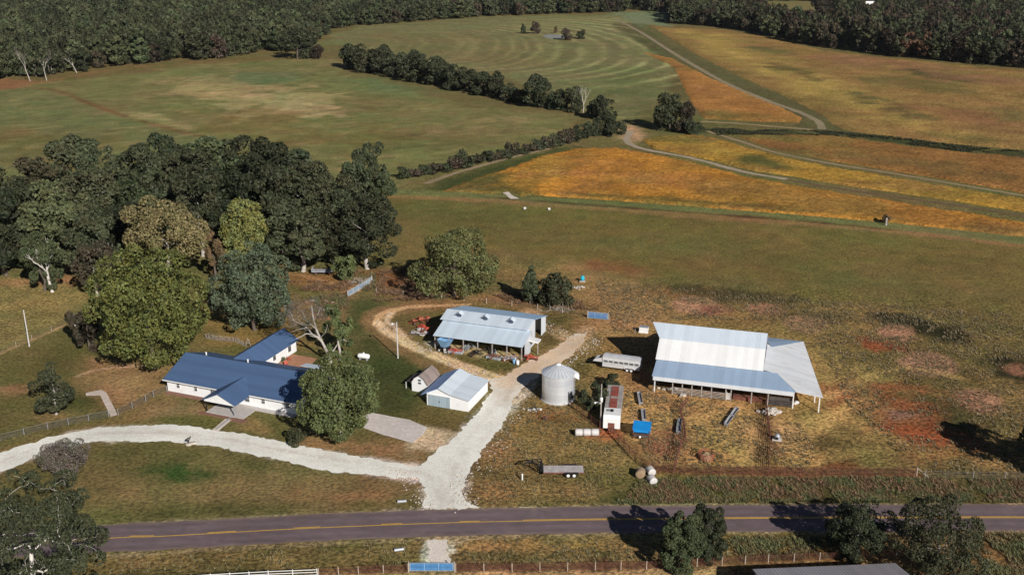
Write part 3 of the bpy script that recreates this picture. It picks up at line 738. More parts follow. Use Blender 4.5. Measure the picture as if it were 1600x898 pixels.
# ------------------------------------------------------------------ BUILDINGS
R_ = math.radians
M['white_siding'] = plain('white_siding', (0.83, 0.83, 0.83), .6, 0, .04, .8, dirt=(.74, .73, .71))
M['white_trim'] = plain('white_trim', (0.78, 0.77, 0.75), .5, 0, .05, 1.0)
M['blue_roof'] = sheet_metal('slate_blue_shingles', (0.070, 0.122, 0.232), 1, .32, .55, 0, .10, None, .012)
M['shade_glass'] = (lambda k: (k.base((.085, .095, .105)), k.m)[1])(N('window_glass').set(.12, 0, .5))
M['galv'] = sheet_metal('galvanised_roof', (0.68, 0.76, 0.85), 0, .23, .40, .15, .08, None, .02)
M['galv_bright'] = sheet_metal('bright_galvanised_roof', (0.78, 0.78, 0.77), 0, .23, .45, .0, .09, None, .015)
M['galv_blue'] = sheet_metal('blue_grey_roof', (0.37, 0.49, 0.65), 0, .23, .40, .15, .10, None, .025)
M['galv_pale'] = sheet_metal('pale_blue_grey_roof', (0.64, 0.74, 0.83), 0, .23, .40, .15, .09, None, .02)
M['galv_pale_v'] = sheet_metal('pale_grey_roof_crossways', (0.80, 0.81, 0.83), 1, .23, .40, .15, .10, (0.42, 0.28, 0.20), .02)
M['wall_metal'] = sheet_metal('wall_sheets', (0.66, 0.70, 0.75), 0, .23, .5, .1, .12, (.30, .25, .22), .02)
M['dark_wood'] = plain('weathered_dark_boards', (0.10, 0.085, 0.075), .9, 0, .4, 1.2)
M['grey_wood'] = plain('weathered_grey_boards', (0.36, 0.32, 0.29), .9, 0, .35, 2.0)
M['post_wood'] = plain('fence_post_wood', (0.42, 0.35, 0.28), .9, 0, .3, 2.0)
M['brown_shingle'] = sheet_metal('brown_shingles', (0.25, 0.20, 0.18), 1, .3, .8, 0, .22, None, .012)
M['mulch'] = plain('red_brown_mulch', (0.24, 0.125, 0.085), .95, 0, .4, 3.0)
M['slab'] = plain('porch_concrete', (0.50, 0.46, 0.43), .85, 0, .15, 1.2)
M['dark_metal'] = plain('black_painted_steel', (0.022, 0.022, 0.024), .5, .1, .3, 2.0)
M['grey_steel'] = plain('grey_steel', (0.40, 0.42, 0.45), .45, .3, .25, 2.0)
M['alu'] = sheet_metal('silver_aluminium', (0.76, 0.78, 0.81), 2, .20, .38, .35, .14, None, .02)
M['alu_top'] = plain('silver_aluminium_roof', (0.74, 0.73, 0.74), .42, .2, .18, .9, dirt=(.46, .40, .40))
M['tyre'] = plain('tyre_rubber', (0.02, 0.02, 0.02), .8, 0, .3, 2.0)
M['white_paint'] = plain('white_paint', (0.80, 0.80, 0.78), .45, 0, .06, 1.5, dirt=(.66, .62, .57))
M['rust'] = plain('rusty_steel', (0.19, 0.075, 0.05), .85, 0, .45, 2.0)
M['rust_red'] = plain('rusty_red_roof', (0.30, 0.075, 0.055), .7, 0, .4, 1.0, dirt=(.20, .12, .09))
M['red'] = plain('faded_red_paint', (0.50, 0.09, 0.06), .55, 0, .35, 2.0)
M['orange'] = plain('faded_orange_paint', (0.38, 0.12, 0.07), .6, 0, .5, 2.0)
M['blue_tarp'] = plain('bright_blue_plastic', (0.015, 0.26, 0.66), .4, 0, .15, .8)
M['blue_gate'] = plain('blue_gate_paint', (0.10, 0.30, 0.62), .5, 0, .25, 2.0)
M['pale_gate'] = plain('pale_blue_gate_paint', (0.42, 0.55, 0.68), .5, 0, .2, 2.0)
M['cart_blue'] = plain('pale_blue_cart_paint', (0.20, 0.38, 0.60), .5, 0, .2, 2.0)
M['wrap'] = plain('white_bale_wrap', (0.62, 0.59, 0.57), .5, 0, .14, 4.0, dirt=(.45, .41, .38))
M['hay'] = plain('weathered_hay', (0.36, 0.25, 0.15), .95, 0, .4, 6.0, bump=.05)
M['stone'] = plain('pale_field_stone', (0.52, 0.46, 0.40), .9, 0, .3, 3.0, bump=.02)
M['grey_conc'] = plain('grey_trough_concrete', (0.30, 0.30, 0.32), .85, 0, .3, 2.0)
M['teal'] = plain('turquoise_plastic', (0.03, 0.42, 0.58), .45, 0, .15, 2.0)
M['scrap'] = plain('pale_scrap', (0.55, 0.52, 0.50), .6, .1, .4, 3.0)
M['vent_shade'] = plain('blue_grey_vent_shade', (.07, .09, .13), .7, 0, .2, 2.0)  # dark colour standing for the shaded face and cast shadow of the roof vents
M['soil'] = plain('bare_soil', (0.30, 0.18, 0.12), .95, 0, .3, 2.0)

def window(t, x0, x1, z0, z1, y, mull=True, grid=1):
    """window on a wall facing -v at depth y of the building's frame"""
    mb = MB()
    f = .08
    mb.b2((x0, y - .07, z0), (x0 + f, y, z1)).b2((x1 - f, y - .07, z0), (x1, y, z1))
    mb.b2((x0 + f, y - .065, z1 - f), (x1 - f, y, z1)).b2((x0 + f, y - .09, z0), (x1 - f, y, z0 + f))
    if mull: mb.b2((x0 + f, y - .06, (z0 + z1) / 2 - .03), (x1 - f, y, (z0 + z1) / 2 + .03))
    for i in range(1, grid):
        xm = x0 + (x1 - x0) * i / grid
        mb.b2((xm - .035, y - .055, z0 + f), (xm + .035, y, z1 - f))
    w_ = mb.build('window', M['white_trim'], t)
    MB().b2((x0 + f, y - .035, z0 + f), (x1 - f, y - .01, z1 - f)).build('pane', M['shade_glass'], w_)
    return w_

# --- the blue-roofed house -----------------------------------------------------
hx = G(262.7, 610.4)
H_ = thing('farmhouse', 'long white farmhouse with slate-blue roofs and a gabled front porch', 'house', hx, R_(-21.3))
D_, EZ, RZ = 12.4, 2.65, 5.0
wl_ = MB()
wl_.prism([(0, 0), (D_, 0), (D_, EZ - .12), (D_ / 2, RZ - .2), (0, EZ - .12)], 'x', 0, 27.0)
fix_normals(wl_.build('wall', M['white_siding'], H_))
rf_ = MB()
sl = (RZ - EZ) / (D_ / 2)
for sgn in (0, 1):
    if sgn == 0: p = [(-.45, -.6, EZ - .6 * sl), (27.45, -.6, EZ - .6 * sl), (27.45, D_ / 2, RZ), (-.45, D_ / 2, RZ)]
    else: p = [(-.45, D_ / 2 + .004, RZ), (27.45, D_ / 2 + .004, RZ), (27.45, D_ + .6, EZ - .6 * sl), (-.45, D_ + .6, EZ - .6 * sl)]
    rf_.slab(p, .14)
roof = fix_normals(rf_.build('roof', M['blue_roof'], H_))
tr = MB()
tr.b2((-.47, -.68, EZ - .6 * sl - .19), (27.47, -.605, EZ - .6 * sl + .0))
tr.build('gutter', M['white_trim'], H_)
for (x, y, z) in ((3.2, 7.4, 4.5), (12.6, 6.9, 4.7)):
    mb = MB(); mb.tube((x, y, z - .3), (x, y, z + .55), .13, .13, 8); mb.tube((x, y, z + .55), (x, y, z + .68), .2, .05, 8)
    mb.build('roof_vent', M['white_trim'], roof)
# rear wing
wg = MB()
x0, x1, yb = 5.4, 11.2, 24.4
wg.prism([(x0, 0), (x1, 0), (x1, 2.45), ((x0 + x1) / 2, 4.05), (x0, 2.45)], 'y', D_ - .3, yb)
fix_normals(wg.build('rear_wing_wall', M['white_siding'], H_))
wr_ = MB(); xm = (x0 + x1) / 2; s2_ = (4.25 - 2.6) / (x1 - xm)
wr_.slab([(xm, 8.6, 4.25), (x1 + .45, 11.4, 2.6 - .45 * s2_), (x1 + .45, yb + .4, 2.6 - .45 * s2_), (xm, yb + .4, 4.25)], .13)
wr_.slab([(xm - .004, 8.6, 4.25), (xm - .004, yb + .4, 4.25), (x0 - .45, yb + .4, 2.6 - .45 * s2_), (x0 - .45, 11.4, 2.6 - .45 * s2_)], .13)
fix_normals(wr_.build('rear_wing_roof', M['blue_roof'], H_))
def side_window(t, y0, y1, z0, z1, x):
    mb = MB(); f = .08
    mb.b2((x, y0, z0), (x + .07, y0 + f, z1)).b2((x, y1 - f, z0), (x + .07, y1, z1)).b2((x, y0 + f, z1 - f), (x + .065, y1 - f, z1)).b2((x, y0 + f, z0), (x + .09, y1 - f, z0 + f))
    w_ = mb.build('window', M['white_trim'], t)
    MB().b2((x + .01, y0 + f, z0 + f), (x + .035, y1 - f, z1 - f)).build('pane', M['shade_glass'], w_)
side_window(H_, 16.3, 17.4, .9, 2.0, x1); side_window(H_, 21.4, 22.6, .7, 2.0, x1)
# porch
pg = MB()
px0, px1, pyf, pz, pk_ = 11.5, 17.7, -4.6, 2.55, 3.95
pm = (px0 + px1) / 2; ps = (pk_ - pz) / (pm - px0)
pg.slab([(px0 - .35, pyf - .3, pz - .35 * ps), (pm, pyf - .3, pk_), (pm, 3.4, pk_), (px0 - .35, -.9, pz - .35 * ps)], .12)
pg.slab([(pm + .004, pyf - .3, pk_), (px1 + .35, pyf - .3, pz - .35 * ps), (px1 + .35, -.9, pz - .35 * ps), (pm + .004, 3.4, pk_)], .12)
fix_normals(pg.build('porch_roof', M['blue_roof'], H_))
gb = MB(); gb.prism([(px0 + .1, pz - .28), (px1 - .1, pz - .28), (pm, pk_ - .2)], 'y', pyf, pyf + .12)
gb.b2((px0, pyf - .002, pz - .5), (px1, pyf + .16, pz - .285)).b2((px0, pyf + .17, pz - .5), (px0 + .14, -.05, pz - .3)).b2((px1 - .14, pyf + .17, pz - .5), (px1, -.05, pz - .3))
fix_normals(gb.build('porch_gable', M['white_siding'], H_))
for x in (px0 + .25, px1 - .25):
    MB().b2((x - .08, pyf + .08, .14), (x + .08, pyf + .24, pz - .52)).build('porch_post', M['dark_metal'] if x < pm else M['grey_steel'], H_)
MB().b2((px0 + .3, pyf - .2, -.02), (px1 + 1.6, -.02, .14)).build('porch_slab', M['slab'], H_)
MB().b2((13.7, -.09, .16), (14.75, -.003, 2.15)).build('front_door', M['grey_steel'], H_)
for (a, b, c, d_) in ((2.0, 2.8, .95, 2.05), (5.8, 6.6, .95, 2.05), (19.8, 20.65, .95, 2.05), (24.7, 25.6, .95, 2.05)):
    window(H_, a, b, c, d_, -.005)
window(H_, 9.3, 11.0, .75, 2.05, -.005, False, 3); window(H_, 16.4, 17.5, .75, 2.05, -.005)
window(H_, 12.0, 13.3, .9, 2.05, -.005, False, 2)
MB().b2((.1, -1.25, -.02), (11.4, -.06, .08)).build('flower_bed', M['mulch'], H_)
MB().b2((17.9, -1.2, -.02), (26.9, -.06, .10)).build('edging', M['slab'], H_)
mb = MB(); mb.b2((10.6, -5.7, -.02), (17.6, -4.85, .075)).b2((17.7, -6.1, -.02), (20.2, -4.6, .075)); mb.build('porch_bed', M['mulch'], H_)
MB().slab([(19.5, 12.9, 2.75), (23.2, 12.9, 2.75), (23.2, 15.0, 2.45), (19.5, 15.0, 2.45)], .06).build('back_awning', M['galv_pale'], H_)
for x in (19.7, 23.0): MB().tube((x, 14.8, 0), (x, 14.8, 2.42), .05, .05, 6).build('awning_post', M['white_trim'], H_)
def hw(u, v):
    c, s = math.cos(R_(-21.3)), math.sin(R_(-21.3)); return Vector((hx.x + u * c - v * s, hx.y + u * s + v * c, 0))
# stepping-stone path to the drive, patio behind
sheet('house_path', [G(*p) for p in ((360, 648), (369, 650), (341, 674), (331, 672))], .05, M['concrete'], .5, .04, (188, 176, 164), .6, seed=31)
pv = MB(); pa, pb = G(362, 651), G(337, 671)
for i in range(9):
    p = pa.lerp(pb, (i + .5) / 9); pv.box((p.x, p.y, .075), (.42, .36, .05), R_(-20))
tag(pv.build('paving_stones', M['grey_conc']), kind='structure')
sheet('brick_patio', [hw(11.4, 12.6), hw(19, 12.6), hw(17, 22.5), hw(11.4, 22.5)], .05, M['concrete'], .7, .1, (150, 112, 88), .9, seed=32)

# --- barn-style shed and garage -----------------------------------------------------
gx = G(667.3, 632.3)
T = thing('garage', 'white garage with pale metal roof and two grey-blue sliding doors', 'garage', gx, R_(-20.5))
GP = [(0, 0), (7.8, 0), (7.8, 2.25), (4.5, 2.75), (2.3, 3.6), (0, 2.45)]
mb = MB(); mb.prism([(p, q - .1 if q > 0 else 0) for p, q in GP], 'y', 0, 8.9)
fix_normals(mb.build('wall', M['white_siding'], T))
mb = MB(); y0, y1 = -.3, 9.1
mb.slab([(2.303, y0, 3.6), (4.5, y0, 2.76), (4.5, y1, 2.76), (2.303, y1, 3.6)], .08).slab([(4.503, y0, 2.755), (8.1, y0, 2.2), (8.1, y1, 2.2), (4.503, y1, 2.755)], .08)
fix_normals(mb.build('roof', sheet_metal('garage_roof', (.71, .78, .85), 1, .23, .4, .15, .08, None, .02), T))
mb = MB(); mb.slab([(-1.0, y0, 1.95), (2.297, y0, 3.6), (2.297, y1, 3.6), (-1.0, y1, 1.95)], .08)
fix_normals(mb.build('roof', sheet_metal('garage_roof_sky_tint', (.30, .47, .80), 1, .23, .4, .15, .08, None, .02), T))  # left slope coloured bluer, sky reflection put into the base colour
M['door_blue'] = sheet_metal('grey_blue_door', (.34, .42, .47), 0, .3, .5, 0, .1, None, .02)
for a in (.35, 2.38):
    dr = MB().b2((a, -.10, .05), (a + 1.98, -.02, 2.1)).build('door', M['door_blue'], T)
    MB().b2((a + .06 if a > 1 else a + 1.86, -.14, .9), (a + .12 if a > 1 else a + 1.92, -.101, 1.15)).build('handle', M['dark_metal'], dr)
MB().b2((.2, -.13, 2.12), (4.5, -.02, 2.22)).build('door_rail', M['white_trim'], T)

sx = G(643.8, 610.0)
T = thing('garden_shed', 'small white barn-shaped shed with brown shingle roof beside the garage', 'shed', sx, R_(-22))
W_, L_ = 3.1, 4.8
SP = [(0, 0), (W_, 0), (W_, 1.75), (W_ * .82, 2.6), (W_ / 2, 3.25), (W_ * .18, 2.6), (0, 1.75)]
mb = MB(); mb.prism([(p, q - .06 if q > 0 else 0) for p, q in SP], 'y', 0, L_); fix_normals(mb.build('wall', M['white_siding'], T))
mb = MB(); y0, y1 = -.2, L_ + .2
for (a, b) in (((-.15, 1.6), (W_ * .18, 2.61)), ((W_ * .18 + .004, 2.61), (W_ / 2, 3.27)), ((W_ / 2 + .004, 3.27), (W_ * .82, 2.61)), ((W_ * .82 + .004, 2.61), (W_ + .15, 1.6))):
    mb.slab([(a[0], y0, a[1]), (b[0], y0, b[1]), (b[0], y1, b[1]), (a[0], y1, a[1])], .07)
fix_normals(mb.build('roof', M['brown_shingle'], T))
for z in (1.55, 2.1):
    mb = MB().b2((1.3, -.05, z), (1.85, -.005, z + .34)); mb.build('window', M['shade_glass'], T)
MB().slab([(-1.5, .4, 1.35), (-.16, .4, 1.75), (-.16, L_ - .2, 1.75), (-1.5, L_ - .2, 1.35)], .06).build('lean_to_roof', M['dark_wood'], T)
for y in (.5, L_ - .4): MB().b2((-1.5, y, 0), (-1.4, y + .1, 1.34)).build('lean_to_post', M['white_trim'], T)

# --- machine shed -----------------------------------------------------
mx_ = G(682, 541)
T = thing('machine_shed', 'long open-fronted machine shed with pale blue-grey roof and three roof vents', 'shed', mx_, R_(-19.3))
LN = 18.4
z_e, z_b, z_r, z_k = 2.95, 4.3, 5.5, 3.25
v_e, v_b, v_r, v_k = -1.6, 3.5, 7.0, 15.6
mb = MB()
mb.slab([(0, v_e, z_e), (LN + .2, v_e, z_e), (LN + .2, v_b + .25, z_b), (0, v_b + .25, z_b)], .07)
fix_normals(mb.build('front_roof', M['galv_pale'], T))
mb = MB(); mb.slab([(-.5, v_b - .25, z_b + .28), (LN - .4, v_b - .25, z_b + .28), (LN - .4, v_r, z_r), (-.5, v_r, z_r)], .07)
fix_normals(mb.build('upper_roof', M['galv'], T))
mb = MB(); mb.slab([(-.3, v_r + .004, z_r - .02), (LN - .2, v_r + .004, z_r - .02), (LN - .2, v_k, z_k), (-.3, v_k, z_k)], .07)
fix_normals(mb.build('back_roof', sheet_metal('pale_back_roof', (.46, .64, .85), 0, .23, .40, .1, .05, None, .02), T))
mb = MB()
mb.prism([(0.2, 0), (v_b, 0), (v_b, z_b - .12), (.2, z_e + .3)], 'x', LN - .02, LN + .1)
mb.prism([(v_b + .01, 0), (7, 0), (7, z_r - .15), (v_b + .01, z_b + .1)], 'x', LN - .6, LN - .5)
mb.prism([(7.01, 0), (8.2, 0), (8.2, z_r - .45), (7.01, z_r - .15)], 'x', LN - .6, LN - .5)
mb.prism([(12.4, 0), (15.2, 0), (15.2, z_k - .08), (12.4, z_k + .62)], 'x', LN - .6, LN - .5)
mb.b2((0, 15.1, 0), (LN - .62, 15.2, z_k - .1)).prism([(.2, 0), (15.1, 0), (15.1, z_k - .1), (7, z_r - .2), (v_b, z_b - .15), (.2, z_e + .25)], 'x', -.02, .08)
mb.b2((.1, 6.5, 0), (LN - .63, 6.6, z_b - .1))
fix_normals(mb.build('wall', M['wall_metal'], T))
for i in range(7):
    MB().b2((.15 + i * 3.0, v_e + .35, 0), (.33 + i * 3.0, v_e + .53, z_e - .02 + .1)).build('post', M['grey_wood'], T)
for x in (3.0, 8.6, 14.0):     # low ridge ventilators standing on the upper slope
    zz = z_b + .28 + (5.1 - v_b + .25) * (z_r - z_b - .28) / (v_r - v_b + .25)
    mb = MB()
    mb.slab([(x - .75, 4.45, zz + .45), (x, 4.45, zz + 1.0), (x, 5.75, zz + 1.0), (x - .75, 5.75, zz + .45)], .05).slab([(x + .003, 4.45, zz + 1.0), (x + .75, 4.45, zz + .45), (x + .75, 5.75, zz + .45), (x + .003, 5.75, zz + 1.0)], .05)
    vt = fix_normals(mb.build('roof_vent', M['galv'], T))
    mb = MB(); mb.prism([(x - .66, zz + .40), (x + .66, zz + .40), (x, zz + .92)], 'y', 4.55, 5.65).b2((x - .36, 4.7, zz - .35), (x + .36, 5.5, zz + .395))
    fix_normals(mb.build('vent_shade', M['vent_shade'], vt))  # vent gable and box coloured dark, shade put into the material
mb = MB(); mb.slab([(LN + .12, 2.4, 2.9), (LN + 2.0, 2.4, 2.7), (LN + 2.0, 4.2, 2.7), (LN + .12, 4.2, 2.9)], .3); mb.build('side_awning', M['galv_bright'], T)
MB().b2((LN + 1.8, 2.5, 0), (LN + 1.95, 2.65, 2.39)).build('awning_post', M['grey_wood'], T)

# --- grain bin -----------------------------------------------------
bp = G(871.5, 622)
T = thing('grain_bin', 'round galvanised steel grain bin with conical roof beside the drive', 'grain bin', (bp.x, bp.y, 0), R_(0))
BR, BH = 2.82, 5.0
k = N('grain_bin_steel').set(.30, .45, .5)
c = k.objc(); sep = k.n('ShaderNodeSeparateXYZ'); k.l(c, sep.inputs[0])
cor = k.math('PINGPONG', sep.outputs[2], .06); corh = k.math('MULTIPLY', cor, 16.6)
ring = k.n('ShaderNodeTexWhiteNoise', noise_dimensions='1D'); k.l(k.math('FLOOR', k.math('DIVIDE', sep.outputs[2], .84)), ring.inputs['W'])
nn = k.noise(1.1, c, 5, .7, (1, 1, .35))
col = k.mix(k.ramp(k.math('ADD', k.math('MULTIPLY', ring.outputs['Value'], .35), nn), .4, .95), (.70, .73, .78), (.84, .86, .88))
seam = k.math('LESS_THAN', k.math('MODULO', sep.outputs[2], .84), .05)
col = k.mix(k.math('MULTIPLY', seam, .25), col, (.32, .34, .37))
k.base(col); k.bump(corh, .5, .02); M['bin'] = k.m
mb = MB(); mb.lathe([(BR, -.05), (BR, BH)], n=48); mb.build('wall', M['bin'], T)
mb = MB()
nrib = 24
prof = [(BR + .12, BH - .02), (BR + .12, BH + .04), (.45, BH + 1.45)]
mb.lathe(prof, n=nrib * 2, smooth=False)
rfo = mb.build('roof', plain('bin_roof_steel', (.66, .69, .73), .38, .3, .12, 1.0), T)
mb = MB()
for i in range(nrib):
    a = 2 * math.pi * i / nrib
    mb.tube((math.cos(a) * (BR + .1), math.sin(a) * (BR + .1), BH + .05), (math.cos(a) * .46, math.sin(a) * .46, BH + 1.46), .05, .03, 4)
mb.build('roof_rib', M['grey_steel'], rfo)
mb = MB(); mb.lathe([(.48, BH + 1.38), (.48, BH + 1.58), (.05, BH + 1.72)], n=20); mb.build('filler_cap', M['galv_bright'], T)
a0 = R_(-12)
mb = MB()
for da in (-.075, .075):
    mb.tube((math.cos(a0 + da) * (BR + .15), math.sin(a0 + da) * (BR + .15), .3), (math.cos(a0 + da) * (BR + .15), math.sin(a0 + da) * (BR + .15), BH + .1), .03, .03, 4)
for i in range(16):
    z = .4 + i * .3
    mb.tube((math.cos(a0 - .075) * (BR + .15), math.sin(a0 - .075) * (BR + .15), z), (math.cos(a0 + .075) * (BR + .15), math.sin(a0 + .075) * (BR + .15), z), .02, .02, 4)
mb.build('ladder', M['grey_steel'], T)
a1 = R_(-40)
mb = MB(); mb.box((math.cos(a1) * (BR + .05), math.sin(a1) * (BR + .05), 1.6), (.12, .75, 1.5), a1); mb.build('door', M['grey_steel'], T)
mb = MB(); mb.box((math.cos(a1 + .1) * (BR + .18), math.sin(a1 + .1) * (BR + .18), 1.1), (.2, .3, .5), a1); mb.build('control_box', M['dark_metal'], T)
mb = MB(); mb.lathe([(BR + .22, 0), (BR + .22, .14), (BR - .05, .14)], n=40, smooth=False); mb.build('foundation', M['slab'], T)
a2 = R_(25)
mb = MB(); mb.slab([(BR - .1, .3, BH - .1), (BR + .9, .3, BH - .7), (BR + .9, 1.3, BH - .7), (BR - .1, 1.3, BH - .1)], .9); mb.build('side_hood', M['galv_bright'], T)

# --- the big barn -----------------------------------------------------
bx = G(1026, 600.3)
BA = -16.4
T = thing('barn', 'big pale metal barn with lower roofs wrapped round it and an open-sided front', 'barn', bx, R_(BA))
L_ = 18.4
rz, rv = 8.7, 8.7; bz, bv = 7.0, 5.1; ez, ev = 4.55, 1.0
kv, kz = 12.3, 7.0; k2v, k2z = 16.4, 4.55
x0 = -.55
mb = MB(); mb.slab([(x0, bv, bz), (L_ + .1, bv, bz), (L_ + .1, rv, rz), (x0 - 1.9, rv, rz)], .08); mb.slab([(x0 - 1.9, rv + .004, rz), (L_ + .1, rv + .004, rz), (L_ + .1, kv, kz), (x0, kv, kz)], .08)
fix_normals(mb.build('upper_roof', M['galv'], T))
mb = MB(); mb.slab([(x0, ev, ez), (L_ + .1, ev, ez), (L_ + .1, bv - .004, bz), (x0, bv - .004, bz)], .08); mb.slab([(x0, kv + .004, kz), (L_ + .1, kv + .004, kz), (L_ + .1, k2v, k2z), (x0, k2v, k2z)], .08)
fix_normals(mb.build('lower_roof', M['galv_bright'], T))
lz, lez, lev = 4.35, 3.3, -3.85
mb = MB(); mb.slab([(-.4, lev, lez), (24.3, lev + .1, lez), (20.9, ev, lz), (L_, ev + .3, lz + .05), (-.4, ev + .3, lz + .05)], .08)
fix_normals(mb.build('front_lean_to_roof', M['galv_blue'], T))
mb = MB(); mb.slab([(L_ + .12, ev + .2, lz + .35), (20.92, ev + .02, lz - .02), (24.33, lev + .28, lez - .02), (28.8, lev - .2, 3.0), (25.0, 20.8, 3.2), (19.3, 12.2, 4.75), (L_ + .12, 13.2, 4.95)], .08)
fix_normals(mb.build('side_lean_to_roof', M['galv_pale_v'], T))
mb = MB(); mb.slab([(-.3, 16.3, 4.2), (L_, 16.3, 4.2), (19.28, 12.22, 4.73), (24.98, 20.85, 3.18), (16.5, 21.0, 3.2), (-.3, 21.0, 3.2)], .08)
fix_normals(mb.build('back_lean_to_roof', M['galv_blue'], T))
mb = MB()
g_ = [(ev + .1, 0), (k2v - .1, 0), (k2v - .1, k2z - .1), (kv, kz - .12), (rv, rz - .12), (bv, bz - .12), (ev + .1, ez - .1)]
mb.prism(g_, 'x', 0, .12).prism(g_, 'x', L_ - .12, L_)
mb.b2((.13, 16.1, 0), (L_ - .13, 16.25, 4.2)).b2((.13, 5.0, 0), (L_ - .13, 5.12, 4.4))
mb.prism([(16.3, 0), (20.8, 0), (20.8, 3.1), (16.3, 4.1)], 'x', 0, .1).prism([(-3.5, 1.1), (ev, 1.1), (ev, 4.2), (-3.5, 3.2)], 'x', -.02, .08)
fix_normals(mb.build('wall', sheet_metal('barn_wall_sheets', (.30, .33, .40), 1, .23, .5, .1, .2, None, .02), T))
mb = MB(); mb.prism([(-.2, lez - .82), (24.0, lez - .82), (24.1, lez - .09), (-.2, lez - .09)], 'y', lev + .02, lev + .10)
fix_normals(mb.build('fascia', sheet_metal('white_fascia_sheets', (.70, .73, .76), 0, .23, .5, .1, .06, None, .015), T))
for x in (.1, 3.3, 5.0, 6.7, 8.4, 10.1, 12.6, 13.5, 17.0, 19.8, 24.0):
    MB().b2((x - .09, lev + .39, 0), (x + .09, lev + .57, lez - .14)).build('post', M['white_trim'] if x in (24.0, .1) else M['grey_wood'], T)
for x, y, zt in ((28.3, -3.7, 2.98), (27.6, 0.2, 3.1), (26.8, 5.5, 3.0), (25.6, 13.2, 3.05), (24.9, 20.3, 3.05)):
    MB().b2((x - .09, y - .09, 0), (x + .09, y + .09, zt)).build('post', M['white_trim'], T)
for i, (a, b) in enumerate(((3.42, 4.88), (5.12, 6.58), (6.82, 8.28), (8.52, 9.98), (10.22, 12.48))):
    mb = MB()
    for j in range(5): mb.b2((a, lev + .44, .22 + j * .27), (b, lev + .50, .33 + j * .27))
    mb.build('pen_boards', M['grey_wood'], T)
mb = MB()
for j in range(6): mb.b2((12.8, lev + .44, .25 + j * .22), (13.35, lev + .5, .36 + j * .22))
mb.b2((12.72, lev + .44, .2), (12.8, lev + .5, 1.7)).b2((13.35, lev + .44, .2), (13.43, lev + .5, 1.7)); mb.build('pen_gate', M['white_trim'], T)
mb = MB()
for j in range(4): mb.b2((20.0, lev + .44, .25 + j * .3), (23.9, lev + .5, .42 + j * .3))
mb.b2((20.0, lev + .9, .05), (23.9, lev + 1.0, 1.6)); mb.build('side_boards', M['dark_wood'], T)
MB().b2((3.5, 4.0, .02), (13.0, 4.6, .9)).build('manger', M['rust'], T); MB().b2((13.8, -2.6, .02), (19.0, -1.2, .6)).build('manger', M['rust'], T)
def bw(u, v):
    c, s = math.cos(R_(BA)), math.sin(R_(BA)); return Vector((bx.x + u * c - v * s, bx.y + u * s + v * c, 0))

# --- grey roof in the bottom right corner
ra = G(1180, 889, 3.6); rb = G(1396, 880, 3.6)
an = math.atan2(rb.y - ra.y, rb.x - ra.x); LL = (rb - ra).length
T = thing('farm_building', 'long building with a plain ribbed grey metal roof at the bottom edge', 'building', (ra.x, ra.y, 0), an)
mb = MB(); mb.slab([(-.3, -5.2, 4.9), (LL + .3, -5.2, 4.9), (LL + .3, .2, 3.55), (-.3, .2, 3.55)], .08).slab([(-.3, -5.204, 4.9), (-.3, -10.6, 3.55), (LL + .3, -10.6, 3.55), (LL + .3, -5.204, 4.9)], .08)
fix_normals(mb.build('roof', sheet_metal('ribbed_grey_roof', (.42, .39, .40), 0, .42, .45, .1, .1, None, .05), T))
mb = MB(); mb.b2((0, -10.3, 0), (LL, -.1, 3.5)).prism([(-10.3, 3.5), (-.1, 3.5), (-5.2, 4.75)], 'x', 0, LL); fix_normals(mb.build('wall', M['wall_metal'], T))

# --- a white house far off in the woods
fp = G(1353, 14)
T = thing('distant_house', 'tiny white house with pale roof showing in the far woods', 'house', (fp.x, fp.y, 0), R_(10))
mb = MB(); mb.prism([(0, 0), (9, 0), (9, 4.8), (4.5, 7.6), (0, 4.8)], 'x', 0, 12); fix_normals(mb.build('wall', M['white_siding'], T))
mb = MB(); mb.slab([(-.5, -.6, 4.6), (12.5, -.6, 4.6), (12.5, 4.5, 7.8), (-.5, 4.5, 7.8)], .2).slab([(-.5, 4.504, 7.8), (12.5, 4.504, 7.8), (12.5, 9.6, 4.6), (-.5, 9.6, 4.6)], .2)
fix_normals(mb.build('roof', M['galv_bright'], T))
